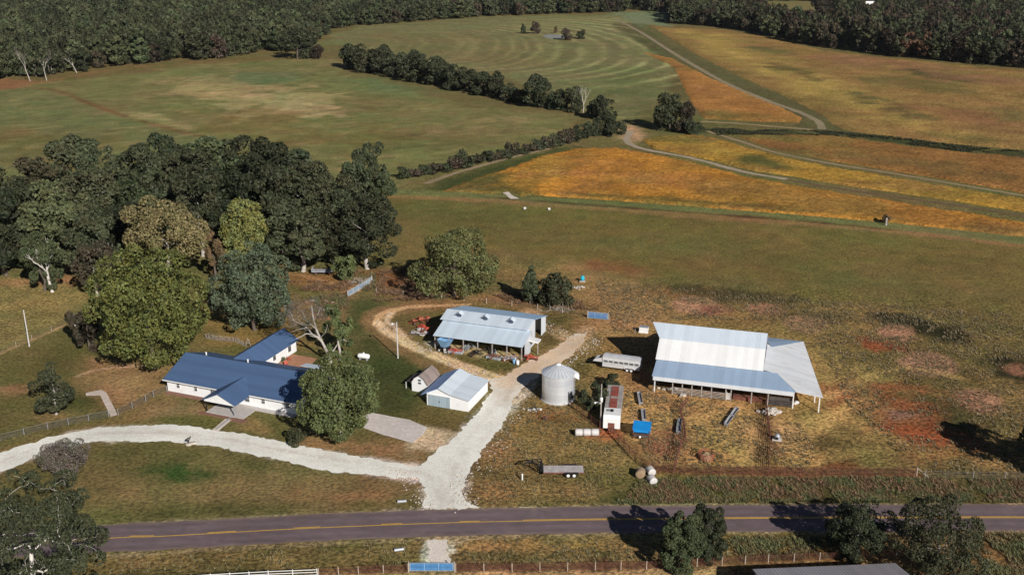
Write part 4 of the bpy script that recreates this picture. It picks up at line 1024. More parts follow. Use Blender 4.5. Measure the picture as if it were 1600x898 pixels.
# ------------------------------------------------------------------ TREES
M['bark'] = plain('bark_grey_brown', (0.12, 0.095, 0.075), .9, 0, .4, 2.0)
M['bark_pale'] = plain('bark_pale_grey', (0.42, 0.38, 0.34), .9, 0, .3, 2.0)
M['deadwood'] = plain('bare_white_wood', (0.62, 0.57, 0.52), .85, 0, .25, 2.0)
M['twig'] = plain('twigs_mauve_brown', (0.26, 0.20, 0.18), .9, 0, .3, 2.0)
LF = dict(dark=leaf_mat('leaves_dark', (0.041, 0.050, 0.026), (0.068, 0.068, 0.033), .5),
          wood=leaf_mat('leaves_woodland', (0.042, 0.053, 0.027), (0.072, 0.070, 0.036), .7, .8),
          forest=leaf_mat('leaves_forest', (0.042, 0.050, 0.025), (0.074, 0.066, 0.034), .6, .8),
          autumn=leaf_mat('leaves_mixed_autumn', (0.050, 0.045, 0.028), (0.082, 0.056, 0.036), .8, .8),
          wood2=leaf_mat('leaves_woodland_mid', (0.060, 0.076, 0.036), (0.088, 0.092, 0.040), .7, .6),
          wood3=leaf_mat('leaves_woodland_olive', (0.070, 0.068, 0.036), (0.096, 0.078, 0.042), .8, .6),
          olive=leaf_mat('leaves_olive', (0.092, 0.112, 0.034), (0.145, 0.138, 0.033), .8, .1),
          grey=leaf_mat('leaves_grey_green', (0.085, 0.106, 0.064), (0.110, 0.122, 0.066), .5, .1),
          brown=leaf_mat('leaves_yellow_brown', (0.200, 0.165, 0.076), (0.150, 0.140, 0.056), .8, .1),
          lime=leaf_mat('leaves_light_green', (0.165, 0.195, 0.070), (0.240, 0.215, 0.050), .8, .1),
          yard=leaf_mat('leaves_yard_green', (0.096, 0.120, 0.048), (0.142, 0.150, 0.050), .7, .1),
          gold=leaf_mat('leaves_gold', (0.140, 0.098, 0.030), (0.105, 0.082, 0.030), .7, .2),
          rust=leaf_mat('leaves_rusty', (0.120, 0.070, 0.040), (0.085, 0.066, 0.034), .8, .2),
          weed=leaf_mat('leaves_weeds', (0.125, 0.132, 0.058), (0.220, 0.150, 0.076), 1.0, .1),
          twiggy=leaf_mat('twigs_mauve', (0.150, 0.122, 0.105), (0.085, 0.098, 0.048), 1.0, .1),
          straw2=leaf_mat('blades_dry_grass', (0.210, 0.165, 0.090), (0.125, 0.120, 0.060), .8, .1),
          straw=leaf_mat('stems_dry', (0.230, 0.150, 0.080), (0.130, 0.088, 0.045), .8, .1))

def unit(v): return v / (np.linalg.norm(v, axis=-1, keepdims=True) + 1e-9)
def crown_mesh(rng, H, R, n, leaf, K=30, bottom=.18, shape=1.0, gap=0.0, top=1.0, clump=.34, squash=1.0):
    """many small leaf sprays spread over clumps; returns verts, quads, per-face value, clump centres"""
    zb, zt = H * bottom, H * top
    cz, hz = (zb + zt) / 2, (zt - zb) / 2
    C = []
    tries = 0
    while len(C) < K and tries < 5000:
        tries += 1
        d = unit(rng.normal(size=3)); r = rng.uniform(.30, .95) ** .75
        zrel = d[2] * r
        wid = 1.0 if shape == 1 else (1 - max(0, (zrel + .2)) * shape)
        p = np.array([d[0] * r * R * wid, d[1] * r * R * wid * squash, cz + zrel * hz])
        if all(np.linalg.norm((p - q) / np.array([R, R, hz])) > .24 for q in C): C.append(p)
    C = np.array(C)
    cr = R * clump * rng.uniform(.55, 1.35, len(C))
    if gap: 
        keep = rng.random(len(C)) > gap
        C, cr = C[keep], cr[keep]
    wts = cr ** 2; wts /= wts.sum()
    ci = rng.choice(len(C), n, p=wts)
    ctr = np.array([0, 0, cz - hz * .25])
    d = unit(rng.normal(size=(n, 3)) + unit(C[ci] - ctr) * .75)
    rr = rng.uniform(.55, 1.0, n) ** .6
    P = C[ci] + d * (cr[ci] * rr)[:, None] * np.array([1, 1, .85])
    P[:, 2] = np.maximum(P[:, 2], .15)
    nrm = unit(d * .8 + rng.normal(size=(n, 3)) * .75 + np.array([0, 0, .25]))
    a = unit(np.cross(nrm, rng.normal(size=(n, 3)))); b = np.cross(nrm, a)
    s = leaf * rng.uniform(.6, 1.35, n)
    sa, sb = (s * .95)[:, None], (s * .6)[:, None]
    V = np.stack([P - a * sa, P + b * sb - nrm * sb * .25, P + a * sa, P - b * sb - nrm * sb * .25], 1).reshape(-1, 3)
    lo_, hi_ = np.percentile(V[:, 2], .5), np.percentile(V[:, 2], 99.7)
    f_ = lambda z: zb + (z - lo_) * (zt - zb) / (hi_ - lo_)
    V[:, 2] = np.maximum(f_(V[:, 2]), .05); C[:, 2] = f_(C[:, 2])
    rad = np.percentile(np.hypot(V[:, 0], V[:, 1]), 98.5); V[:, :2] *= R / rad; C[:, :2] *= R / rad
    F = np.arange(4 * n).reshape(-1, 4)
    lv = np.clip(rng.normal(.5, .28, n) + (rng.random(len(C)) - .5)[ci] * .4, 0, 1)
    return V, F, lv, C
def limb_mb(rng, H, C, r0, frac=.5, nl=9, lean=0.0):
    """trunk, then boughs that fork from whichever bough is nearest, each a little crooked"""
    mb = MB()
    pts = [Vector((0, 0, -.1))]
    for i in range(1, 4):
        t = i / 3
        pts.append(Vector((rng.normal(0, .015) * H + lean * t, rng.normal(0, .015) * H, H * frac * t)))
    rs = [r0 * 1.3, r0, r0 * .85, r0 * .65]
    for i in range(3): mb.tube(pts[i], pts[i + 1], rs[i], rs[i + 1], 7)
    nodes = [(pts[2], r0 * .7), (pts[2].lerp(pts[3], .5), r0 * .65), (pts[3], r0 * .6)]
    idx = rng.permutation(len(C))[:nl]
    for j in sorted(idx, key=lambda q: np.linalg.norm(C[q] - np.array(pts[3]))):
        e = Vector(C[j])
        a, ra = min(nodes, key=lambda q: (q[0] - e).length + max(0, q[0].z - e.z) * .8)
        L = (e - a).length; r = max(.025, min(ra * .75, r0 * .5))
        q = a; n = 4
        for i in range(1, n + 1):
            p = a.lerp(e, i / n)
            if i < n: p = p + Vector(tuple(rng.normal(0, .07, 3) * L)) + Vector((0, 0, .06 * L * math.sin(math.pi * i / n)))
            r2 = r * .82
            mb.tube(q, p, r, r2, 5, caps=False)
            q, r = p, r2
            nodes.append((p, r))
    return mb
def make_tree(name, label, cat, loc, H, R, leafm, bark='bark', n=4000, leaf=.4, group=None, seed=1, nl=9, r0=None, frac=.5, **kw):
    rng = np.random.default_rng(seed)
    t = thing(name, label, cat, loc, 0, group)
    V, F, lv, C = crown_mesh(rng, H, R, n, leaf, **kw)
    me = np_mesh('crown', V, F, [LF[leafm]], attrs={'lv': ('FACE', 'FLOAT', lv)})
    o = bpy.data.objects.new('crown', me); COL.objects.link(o); o.parent = t
    limb_mb(rng, H, C, r0 or H * .022, frac, nl).build('trunk', M[bark], t)
    return t
def px_tree(name, label, cat, px, py, ytop, wpx, leafm, **kw):
    H = height_at(px, py, ytop); R = wpx * mpp(py) / 2
    return make_tree(name, label, cat, G(px, py), H * .985, R * .95, leafm, **kw)
def bare_tree(name, label, loc, H, mat, seed, spread=.55, lean=(0, 0), depth=4, r0=None, group=None, cat='dead tree', nb=(2, 4), twigs=None):
    rng = random.Random(seed)
    t = thing(name, label, cat, loc, 0, group)
    mb, tw = MB(), MB()
    def grow(p, d, L, r, k):
        q = p + d * L
        mid = p.lerp(q, .5) + Vector((rng.gauss(0, 1), rng.gauss(0, 1), rng.gauss(0, .5))) * L * .06
        mt = 1 if k <= 1 and twigs else 0
        mb.tube(p, mid, r, r * .85, 6 if k > 2 else 4, mt, caps=False); mb.tube(mid, q, r * .85, r * .62, 6 if k > 2 else 4, mt, caps=(k == 0))
        if k == 0: return
        for i in range(rng.randint(*nb)):
            nd = (d + Vector((rng.gauss(0, 1), rng.gauss(0, 1), rng.gauss(0.15, .5))) * spread).normalized()
            grow(mid.lerp(q, rng.uniform(.4, 1)), nd, L * rng.uniform(.55, .85), r * rng.uniform(.45, .65), k - 1)
    d0 = Vector((lean[0], lean[1], 1)).normalized()
    grow(Vector((0, 0, -.1)), d0, H * .38, r0 or H * .02, depth)
    mb.build('trunk', [mat, twigs or mat], t)
    return t

# --- the trees around the yard, each its own shape
px_tree('shade_tree', 'biggest round olive-green shade tree beside the blue-roofed house, yellowing at its top', 'tree', 242, 577, 386, 190, 'olive', n=20000, leaf=.30, K=80, bottom=.03, clump=.26, seed=31)
px_tree('shade_tree', 'round grey-green tree behind the house, between the big olive tree and the rear wing', 'tree', 398, 516, 383, 130, 'grey', n=14000, leaf=.28, K=60, bottom=.03, clump=.26, seed=32)
px_tree('broadleaf_tree', 'thinning yellow-brown tree at the edge of the grove with bare limbs showing', 'tree', 266, 440, 309, 148, 'brown', bark='bark_pale', n=9000, leaf=.32, K=42, bottom=.30, gap=.12, clump=.27, nl=16, seed=33)
px_tree('broadleaf_tree', 'bright light-green tree standing out from the dark grove', 'tree', 386, 426, 307, 92, 'lime', n=8000, leaf=.32, K=40, bottom=.12, seed=34)
px_tree('lone_tree', 'lone round green tree in the pasture behind the machine shed', 'tree', 710, 462, 357, 146, 'yard', n=14000, leaf=.30, K=56, bottom=.0, clump=.28, seed=35)
px_tree('yard_tree', 'leafy green tree leaning over the right end of the house', 'tree', 533, 684, 553, 142, 'yard', n=20000, leaf=.22, K=80, bottom=.04, clump=.24, seed=36, bark='bark_pale', nl=14)
px_tree('yard_tree', 'small ragged dark tree on the west lawn inside the chain-link fence', 'tree', 88, 647, 566, 82, 'dark', n=4200, leaf=.20, K=44, bottom=.10, gap=.3, shape=.75, clump=.24, bark='bark_pale', nl=16, seed=37)
px_tree('oak_tree', 'large dark tree in the lower left corner with pale bare limbs among its leaves', 'tree', 64, 965, 738, 246, 'dark', n=24000, leaf=.18, K=150, bottom=.05, gap=.22, clump=.14, bark='deadwood', nl=90, seed=38, r0=.34)
px_tree('roadside_tree', 'olive-tinted bushy tree south of the road, left half of a pair', 'tree', 1062, 889, 801, 76, 'wood2', n=13000, leaf=.16, K=64, bottom=.0, clump=.27, seed=39)
px_tree('roadside_tree', 'darker bushy tree south of the road, right half of a pair', 'tree', 1104, 876, 789, 68, 'dark', n=12000, leaf=.165, K=60, bottom=.0, clump=.27, seed=40)
px_tree('roadside_tree', 'dark slender tree by the road behind the grey roof corner', 'tree', 1338, 872, 780, 108, 'dark', n=13000, leaf=.16, K=64, bottom=.04, gap=.2, clump=.27, seed=41, bark='bark_pale')
px_tree('roadside_tree', 'wide dark open-crowned tree overlapping the road at the right', 'tree', 1462, 902, 782, 165, 'dark', n=18000, leaf=.165, K=90, bottom=.02, gap=.24, clump=.22, seed=42, bark='bark_pale', nl=18)
px_tree('roadside_tree', 'dark tree just off the right edge whose shadow falls across the pasture', 'tree', 1655, 745, 640, 130, 'dark', n=4500, leaf=.4, K=40, bottom=.08, seed=43)
px_tree('bushy_tree', 'small dark bushy tree between the grain bin and the old box trailer', 'tree', 925, 640, 596, 50, 'dark', n=3600, leaf=.17, K=40, bottom=.0, gap=.3, clump=.24, seed=44)
px_tree('bushy_tree', 'dark bush at the back end of the rusty-roofed box trailer', 'tree', 957, 606, 583, 34, 'dark', n=2600, leaf=.17, K=14, bottom=.0, clump=.4, seed=45)
px_tree('shrub', 'taller pointed dark shrub behind the machine shed', 'shrub', 828, 474, 415, 40, 'dark', n=2400, leaf=.34, K=24, bottom=.03, seed=46, shape=.6)
px_tree('shrub', 'broad dark shrub behind the machine shed, beside the blue drum', 'shrub', 868, 476, 428, 66, 'dark', n=3200, leaf=.34, K=30, bottom=.0, seed=47)
px_tree('shrub', 'clipped round shrub in front of the house by the white drive', 'shrub', 467, 694, 671, 36, 'dark', n=1500, leaf=.17, K=16, bottom=.0, clump=.42, seed=48)
px_tree('shrub', 'green shrub at the edge of the grove above the white gate', 'shrub', 540, 438, 400, 48, 'yard', n=1800, leaf=.34, K=18, bottom=.0, seed=49)
px_tree('understory_tree', 'brownish thin tree left of the big olive tree', 'tree', 152, 462, 378, 76, 'autumn', n=2400, leaf=.45, K=28, bottom=.05, gap=.15, seed=50, bark='bark_pale')
px_tree('understory_tree', 'low rusty bush left of the big olive tree, under its edge', 'tree', 140, 545, 470, 60, 'autumn', n=1700, leaf=.40, K=20, bottom=.0, gap=.15, seed=51)
px_tree('understory_tree', 'rusty brown bush between the yellow-brown tree and the grey-green tree', 'tree', 338, 440, 360, 50, 'rust', n=1500, leaf=.45, K=18, bottom=.1, gap=.2, seed=52)
px_tree('broadleaf_tree', 'ragged leafy tree just right of the bare-limbed backyard tree', 'tree', 531, 562, 474, 62, 'yard', n=4600, leaf=.22, K=34, bottom=.2, gap=.2, clump=.25, seed=53, bark='bark_pale', nl=10)
# a leafless side to the backyard tree and the other bare trees
TB = thing('dead_tree', 'pale bare-limbed tree in the backyard beside the rear wing of the house', 'dead tree', G(517, 568))
_o = G(517, 568)
def onplane(px, py, dy=0.0):
    """point seen at pixel (px,py) in the upright plane through the tree's foot"""
    u, v = (px - 800) / 1600, (449 - py) / 1600
    d = Vector((u, _cp + v * _sp, -_sp + v * _cp)); t = (_o.y + dy) / d.y
    return Vector((d.x * t, d.y * t, CAM_H + d.z * t)) - _o
mb = MB()
for pth, r0_ in (([(517,568),(514,557),(508,543),(500,528),(494,514),(490,500),(488,488),(487,478)], .34), ([(514,557),(522,546),(527,538)], .2), ([(500,528),(488,522),(478,521),(470,526),(462,529)], .15), ([(504,536),(496,527),(484,524)], .14),
                 ([(494,514),(486,507),(478,500),(470,496)], .12), ([(488,522),(480,512),(470,506),(460,502),(452,494)], .13), ([(470,506),(460,508),(450,512)], .07), ([(460,502),(455,490),(450,484)], .07), ([(490,500),(497,490),(500,482)], .08), ([(486,507),(478,508),(466,500)], .06), ([(478,500),(474,490),(470,484)], .06), ([(480,512),(468,514),(456,518)], .06), ([(452,494),(446,490),(442,492)], .05), ([(500,528),(508,520),(512,508)], .07)):
    q = [onplane(x, y, random.Random(x * 7 + y).uniform(-1.2, 1.2) if i else 0) for i, (x, y) in enumerate(pth)]
    if pth[0] == (517, 568): q[0] = Vector((0, 0, -.1))
    for i in range(len(q) - 1): mb.tube(q[i], q[i + 1], r0_ * (1 - .75 * i / len(q)), r0_ * (1 - .75 * (i + 1) / len(q)), 6, caps=False)
mb.build('trunk', M['bark_pale'], TB)
V, F, lv, C = crown_mesh(np.random.default_rng(8), 6.4, 4.6, 7000, .085, K=40, bottom=.05, gap=.3, clump=.26)
me = np_mesh('twigs', V + np.array(onplane(474, 516)), F, [LF['twiggy']], attrs={'lv': ('FACE', 'FLOAT', lv)})
o = bpy.data.objects.new('twigs', me); COL.objects.link(o); o.parent = TB
bare_tree('dead_tree', 'white leafless snag at the left edge of the grove', G(82, 456), height_at(82, 456, 366), M['deadwood'], 65, .45, (-.1, 0), 3, .42)
bare_tree('dead_tree', 'pale broken tree top showing behind the big olive tree', G(182, 420), height_at(182, 420, 366), M['deadwood'], 63, .6, (.1, 0), 3, .2)
px_tree('bare_tree', 'thin mauve half-leafless tree between the white drive and the large corner tree', 'tree', 102, 758, 684, 90, 'twiggy', n=11000, leaf=.10, K=60, bottom=.25, gap=.15, clump=.22, bark='bark_pale', nl=50, seed=64, r0=.14)
bare_tree('dead_tree', 'tall white dead tree in the hedgerow near its right end', G(911, 176), height_at(911, 176, 132), M['bark_pale'], 66, .33, (0, 0), 4, .26, nb=(2, 3))
for i, (px, py, yt, ln, lab) in enumerate([(47,127,78,-.25,'leftmost of the pale bare trees along the far forest edge, mauve twigs'), (73,126,80,-.12,'forked pale bare tree second from left at the far forest edge'), (80,116,80,.1,'short pale bare trunk behind the forked bare tree'), (120,114,73,-.38,'leaning pale bare tree, rightmost of those at the far forest edge'), (316,92,62,0,'grey bare tree in front of the forest left of the meadow corner'), (366,83,58,0,'bare tree with reddish trunk at the forest edge above the meadow')]):
    bare_tree('dead_tree', lab, G(px, py), height_at(px, py, yt), M['bark_pale'], 70 + i, .42, (ln, 0), 5, .30, nb=(2, 3), twigs=M['twig'])

# --- the dark grove behind the house
protos = []
def proto_tree(name, label, H, R, leafm, n, leaf, group, seed, **kw):
    return make_tree(name, label, 'tree', (0, 0, 0), H, R, leafm, n=n, leaf=leaf, group=group, seed=seed, **kw)
GROVE = 'dark broadleaf tree packed into the grove behind the house'
grove = []
spots = [(10,430,300,110),(58,420,292,110),(105,425,282,120),(150,405,262,110),(20,385,268,110),(75,370,250,110),(125,345,216,120),(178,365,236,110),(205,395,280,100),(232,370,226,100),(262,350,214,110),(300,360,232,110),(318,400,262,100),(345,345,212,110),(352,395,262,100),(395,345,212,110),(418,370,226,110),(440,395,262,100),(452,350,236,110),(480,380,250,100),(505,355,262,90),(530,385,272,90),(474,424,318,104),(524,415,330,90),(574,420,306,104),(578,330,224,66),(562,345,252,60),(598,345,268,50),(210,430,320,100),(-40,400,280,110),(-60,440,310,110),(160,436,330,90),(550,380,290,90),(240,415,310,90),(70,455,360,60),(-30,365,255,100)]
rngv = random.Random(5)
pk = [proto_tree('grove_tree', GROVE, 18, 6.5, ('wood', 'wood', 'wood2', 'wood', 'wood', 'wood3')[i], 6500, .36, 'trees of the dark grove', 81 + i, K=30 + 5 * i, bottom=.06, clump=(.27, .32, .25)[i % 3], gap=(0, .12, .08)[i % 3], nl=18, bark=('bark', 'bark_pale')[i % 2]) for i in range(6)]
for i, (px, py, yt, wd) in enumerate(spots):
    H = height_at(px, py, yt); R = wd * mpp(py) / 2
    s = (R / 6.2, R / 6.2, H / 18)
    o = pk[i] if i < 6 else dup(pk[rngv.choice((0, 1, 2, 3, 4, 0, 1, 3, 5))], (0, 0, 0), 0)
    o.location = G(px, py); o.rotation_euler = (0, 0, rngv.uniform(0, 6.28)); o.scale = s
# --- hedgerow between the meadow and the hay field, its outliers and the lower hedge
HT = 'dark round tree in the hedgerow between the meadow and the mown hay field'
hk = [proto_tree('hedgerow_tree', HT, 14, 6.5, 'dark', 2600, .62, 'hedgerow trees', 91 + i, K=26, bottom=.0, clump=.36) for i in range(3)]
hs = [(550,107,66,40),(572,112,66,48),(600,116,76,44),(622,121,74,46),(648,127,78,46),(668,131,84,44),(690,134,90,44),(712,140,100,40),(732,144,104,40),(752,148,108,40),(772,152,112,36),(790,157,130,30),(806,160,136,28),(640,115,78,40),(600,110,72,40),(820,163,140,28),(776,148,116,24),(700,128,94,36)]
hs2 = [(845,168,116,54,'tall dark tree standing highest at the right part of the hedgerow'), (872,172,140,34,None), (893,175,136,36,None), (944,188,150,38,'round dark tree at the right end of the hedgerow'), (925,184,158,24,None),
       (1046,203,145,52,'largest dark tree at the crossing of the field tracks'), (1068,207,160,36,'smaller olive-brown tree right of the largest tree at the track crossing'), (1084,210,188,34,'low dark shrub at the right foot of the trees at the track crossing'),
       (465,92,44,54,'dark tree at the corner of the forest, projecting into the meadow'), (495,92,70,22,'yellowish small tree right of the projecting forest-corner tree'),
       (818,53,37,10,'smallest of the trees round the little pond, at its left'), (837,53,34,16,'brownish round tree at the left bank of the little pond'), (886,63,44,18,'dark tree with yellow top at the right bank of the little pond'), (907,61,46,16,'dark round tree farthest right by the little pond'),
       (868,52,41,6,'small rusty bush behind the little pond'), (1284,20,-2,36,'brown rounded tree alone in the far clearing'),
       (936,212,184,26,None),(956,213,182,28,None),(915,216,190,24,None),(898,221,196,24,None),(970,210,190,18,None)]
n0 = 0
for i, (px, py, yt, wd) in enumerate(hs):
    H = height_at(px, py, yt); R = wd * mpp(py) / 2
    o = hk[i] if i < 3 else dup(hk[i % 3], (0, 0, 0), 0)
    o.location = G(px, py); o.rotation_euler = (0, 0, rngv.uniform(0, 6.28)); j_ = rngv.uniform(.78, 1.12); o.scale = (R / 6.2 * rngv.uniform(.85, 1.15), R / 6.2, H / 14 * j_)
for i, (px, py, yt, wd, lab) in enumerate(hs2):
    H = height_at(px, py, yt); R = wd * mpp(py) / 2
    o = dup(hk[i % 3], G(px, py), rngv.uniform(0, 6.28), lab, (R / 6.2, R / 6.2, H / 14))
    if lab:
        if 'group' in o: del o['group']
        cm = None
        if 'yellow' in lab or 'rusty' in lab or 'brown' in lab:
            for ch in o.children:
                if ch.name.startswith('crown'):
                    ch.data = ch.data.copy(); ch.data.materials[0] = LF['rust' if 'rusty' in lab else 'autumn']
    elif py > 200:
        o['label'] = 'dark bush in the clump at the upper end of the lower hedge'; o['group'] = 'bushes of the lower hedge'
LH = 'low scrubby bush in the hedge beside the soybean field'
lk = [proto_tree('hedge_bush', LH, 5, 3.6, 'autumn' if i == 1 else 'dark', 500, .55, 'bushes of the lower hedge', 101 + i, K=14, bottom=.0, clump=.45) for i in range(2)]
hb = [(630,279,262,26),(648,277,262,28),(664,273,255,24),(680,271,252,28),(696,268,252,28),(712,264,246,30),(728,261,236,30),(742,257,236,28),(758,253,236,28),(772,250,232,26),(786,248,230,26),(800,243,224,24),(812,240,228,26),(828,237,222,26),(842,234,220,26),(856,231,214,26),(870,228,210,28),(884,224,204,26)]
for i, (px, py, yt, wd) in enumerate(hb):
    H = height_at(px, py, yt); R = wd * mpp(py) / 2
    o = lk[i] if i < 2 else dup(lk[i % 2], (0, 0, 0), 0)
    o.location = G(px, py); o.rotation_euler = (0, 0, rngv.uniform(0, 6.28)); o.scale = (R / 3.3 * rngv.uniform(.8, 1.2), R / 3.3, H / 5 * rngv.uniform(.65, 1.2))

# --- the forests beyond the fields: front rows tree by tree, the mass behind as one wood
FE = [(-420,160),(-150,140),(0,128),(60,122),(150,109),(200,104),(270,96),(340,92),(400,84),(440,82),(478,82),(498,62),(515,50),(545,42),(600,38),(640,35),(700,31),(760,26),(800,25),(870,22),(955,20),(990,24)]
RE = [(1040,37),(1090,40),(1140,44),(1180,52),(1290,76),(1400,89),(1500,98),(1600,106),(1750,119),(1950,136)]
far = 2100.0
fe, re_ = gp(FE), gp(RE)
wl = [(p.x, p.y) for p in fe] + [(150, far), (-1700, far), (-1700, 560)]
wr = [(p.x, p.y) for p in re_] + [(1700, 650), (1700, far), (150, far)] 
gapc = [(p.x, p.y) for p in gp([(985,30),(1040,30),(1042,24),(1000,23)])]
clear = [(p.x, p.y) for p in gp([(1188,34),(1192,2),(1270,2),(1300,5),(1314,20),(1314,54),(1275,50),(1240,41)])]
clear2 = [(p.x, p.y) for p in gp([(955,46),(1046,46),(1046,19),(1000,18),(956,20)])]
clear3 = [(p.x, p.y) for p in gp([(1344,34),(1346,8),(1374,8),(1372,34)])]
ts, fbigs = [], []
def forest_pts(poly, sp, seed):
    rng = np.random.default_rng(seed)
    xs = [p[0] for p in poly]; ys_ = [p[1] for p in poly]
    gx, gy = np.meshgrid(np.arange(min(xs), max(xs), sp), np.arange(min(ys_), max(ys_), sp))
    gx = gx.ravel() + rng.uniform(-.48, .48, gx.size) * sp; gy = gy.ravel() + rng.uniform(-.42, .42, gy.size) * sp
    ok = inside(gx, gy, poly) & (np.abs(gx) < gy * .66 + 60) & ~inside(gx, gy, clear) & ~inside(gx, gy, clear2) & ~inside(gx, gy, clear3)
    return gx[ok], gy[ok]
FL = 'tree in the front row of the far woods'
def far_proto(name, label, leafm, seed, H=16, R=6.2):
    rng = np.random.default_rng(seed)
    V, F, lv, C = crown_mesh(rng, H, R, 750, .95, K=22, bottom=.05, clump=.34)
    tv, tf = limb_mb(rng, H, C, .28, .5, 3).v, None
    mb = limb_mb(rng, H, C, .26, .55, 4)
    TV = np.array(mb.v); TF = np.array([f for f in mb.f if len(f) == 4])
    V2 = np.concatenate([V, TV]); F2 = np.concatenate([F, TF + len(V)])
    me = np_mesh(name, V2, F2, [LF[leafm], M['bark']], np.concatenate([np.zeros(len(F)), np.ones(len(TF))]), {'lv': ('FACE', 'FLOAT', np.concatenate([lv, np.zeros(len(TF))]))})
    o = bpy.data.objects.new(name, me); COL.objects.link(o)
    return tag(o, label, 'tree', 'front-row trees of the far woods')
LAB = {'rust': 'rusty orange tree in the front row of the far woods along the fields', 'gold': 'yellow tree in the front row of the far woods along the fields', 'wood2': 'mid-green tree in the front row of the far woods along the fields', 'forest': 'dark green tree in the front row of the far woods along the fields', 'autumn': 'brownish autumn tree in the front row of the far woods along the fields'}
fk = [far_proto('forest_tree', LAB[m], m, 121 + i) for i, m in enumerate(('forest', 'wood2', 'forest', 'autumn', 'rust', 'gold'))]
edge_l, edge_r = [(p.x, p.y) for p in fe], [(p.x, p.y) for p in re_]
front, back = [], []
for poly, sp, seed, edge in ((wl, 8.6, 3, edge_l), (wr, 9.0, 4, edge_r)):
    gx, gy = forest_pts(poly, sp, seed)
    d = seg_dist(gx, gy, edge, False)
    vis = np.abs(gx) < gy * .535
    cand = np.where((d < 10) & vis)[0]
    cand = cand[np.argsort(gy[cand])][:95]
    m = np.zeros(len(gx), bool); m[cand] = True
    front += list(zip(gx[m], gy[m])); back += list(zip(gx[~m], gy[~m]))
rf = random.Random(9)
rf.shuffle(front)
for i, (x, y) in enumerate(front):
    j = i if i < 6 else (rf.choice((3, 3, 3, 3, 4) if x > 0 else (3, 3, 4)) if rf.random() < (.10 if x < 0 else .42) else rf.randrange(3))
    o = fk[j] if i < 6 else fk[j].copy()
    if i >= 6: COL.objects.link(o)
    s = rf.uniform(.62, 1.15)
    o.location = (x, y, 0); o.rotation_euler = (0, 0, rf.uniform(0, 6.28)); o.scale = (s * rf.uniform(1.1, 1.45), s * rf.uniform(1.1, 1.45), s)
bk = np.array(back)
def gn_forest(name, pts, srcs, seed):
    me = bpy.data.meshes.new(name)
    me.vertices.add(len(pts)); me.vertices.foreach_set('co', np.concatenate([pts, np.zeros((len(pts), 1))], 1).astype(np.float32).ravel()); me.update()
    o = bpy.data.objects.new(name, me); COL.objects.link(o)
    ng = bpy.data.node_groups.new(name, 'GeometryNodeTree')
    ng.interface.new_socket('Geometry', in_out='INPUT', socket_type='NodeSocketGeometry')
    ng.interface.new_socket('Geometry', in_out='OUTPUT', socket_type='NodeSocketGeometry')
    gi, go = ng.nodes.new('NodeGroupInput'), ng.nodes.new('NodeGroupOutput')
    jn = ng.nodes.new('GeometryNodeJoinGeometry')
    for s in srcs:
        oi = ng.nodes.new('GeometryNodeObjectInfo'); oi.inputs['Object'].default_value = s; oi.inputs['As Instance'].default_value = True
        ng.links.new(oi.outputs['Geometry'], jn.inputs[0])
    ip = ng.nodes.new('GeometryNodeInstanceOnPoints'); ip.inputs['Pick Instance'].default_value = True
    ng.links.new(gi.outputs[0], ip.inputs['Points']); ng.links.new(jn.outputs[0], ip.inputs['Instance'])
    rv = ng.nodes.new('FunctionNodeRandomValue'); rv.data_type = 'FLOAT_VECTOR'
    rv.inputs[0].default_value = (0, 0, 0); rv.inputs[1].default_value = (0, 0, 6.28); rv.inputs['Seed'].default_value = seed
    ng.links.new(rv.outputs[0], ip.inputs['Rotation'])
    rs = ng.nodes.new('FunctionNodeRandomValue'); rs.data_type = 'FLOAT'
    [s for s in rs.inputs if s.name == 'Min' and s.type == 'VALUE'][0].default_value = .6
    [s for s in rs.inputs if s.name == 'Max' and s.type == 'VALUE'][0].default_value = 1.3
    rs.inputs['Seed'].default_value = seed + 5
    ng.links.new([s for s in rs.outputs if s.type == 'VALUE'][0], ip.inputs['Scale'])
    ng.links.new(ip.outputs[0], go.inputs[0])
    md = o.modifiers.new('scatter', 'NODES'); md.node_group = ng
    return o
o = gn_forest('forest', bk[bk[:, 0] < 150], [fk[0], fk[1], fk[2]], 3)
tag(o, 'dense dark green woods covering the land beyond the meadow', 'woods', kind='stuff')
o = gn_forest('forest', bk[bk[:, 0] >= 150], [fk[0], fk[1], fk[3], fk[0], fk[2], fk[3]], 8)
tag(o, 'mixed green and brown woods beyond the soybean fields', 'woods', kind='stuff')
px_tree('autumn_tree', 'golden-yellow small tree at the foot of the forest by the meadow', 'tree', 281, 90, 67, 26, 'gold', n=500, leaf=.9, K=14, bottom=.0, clump=.4, seed=131)

# --- weeds and brush nobody could count

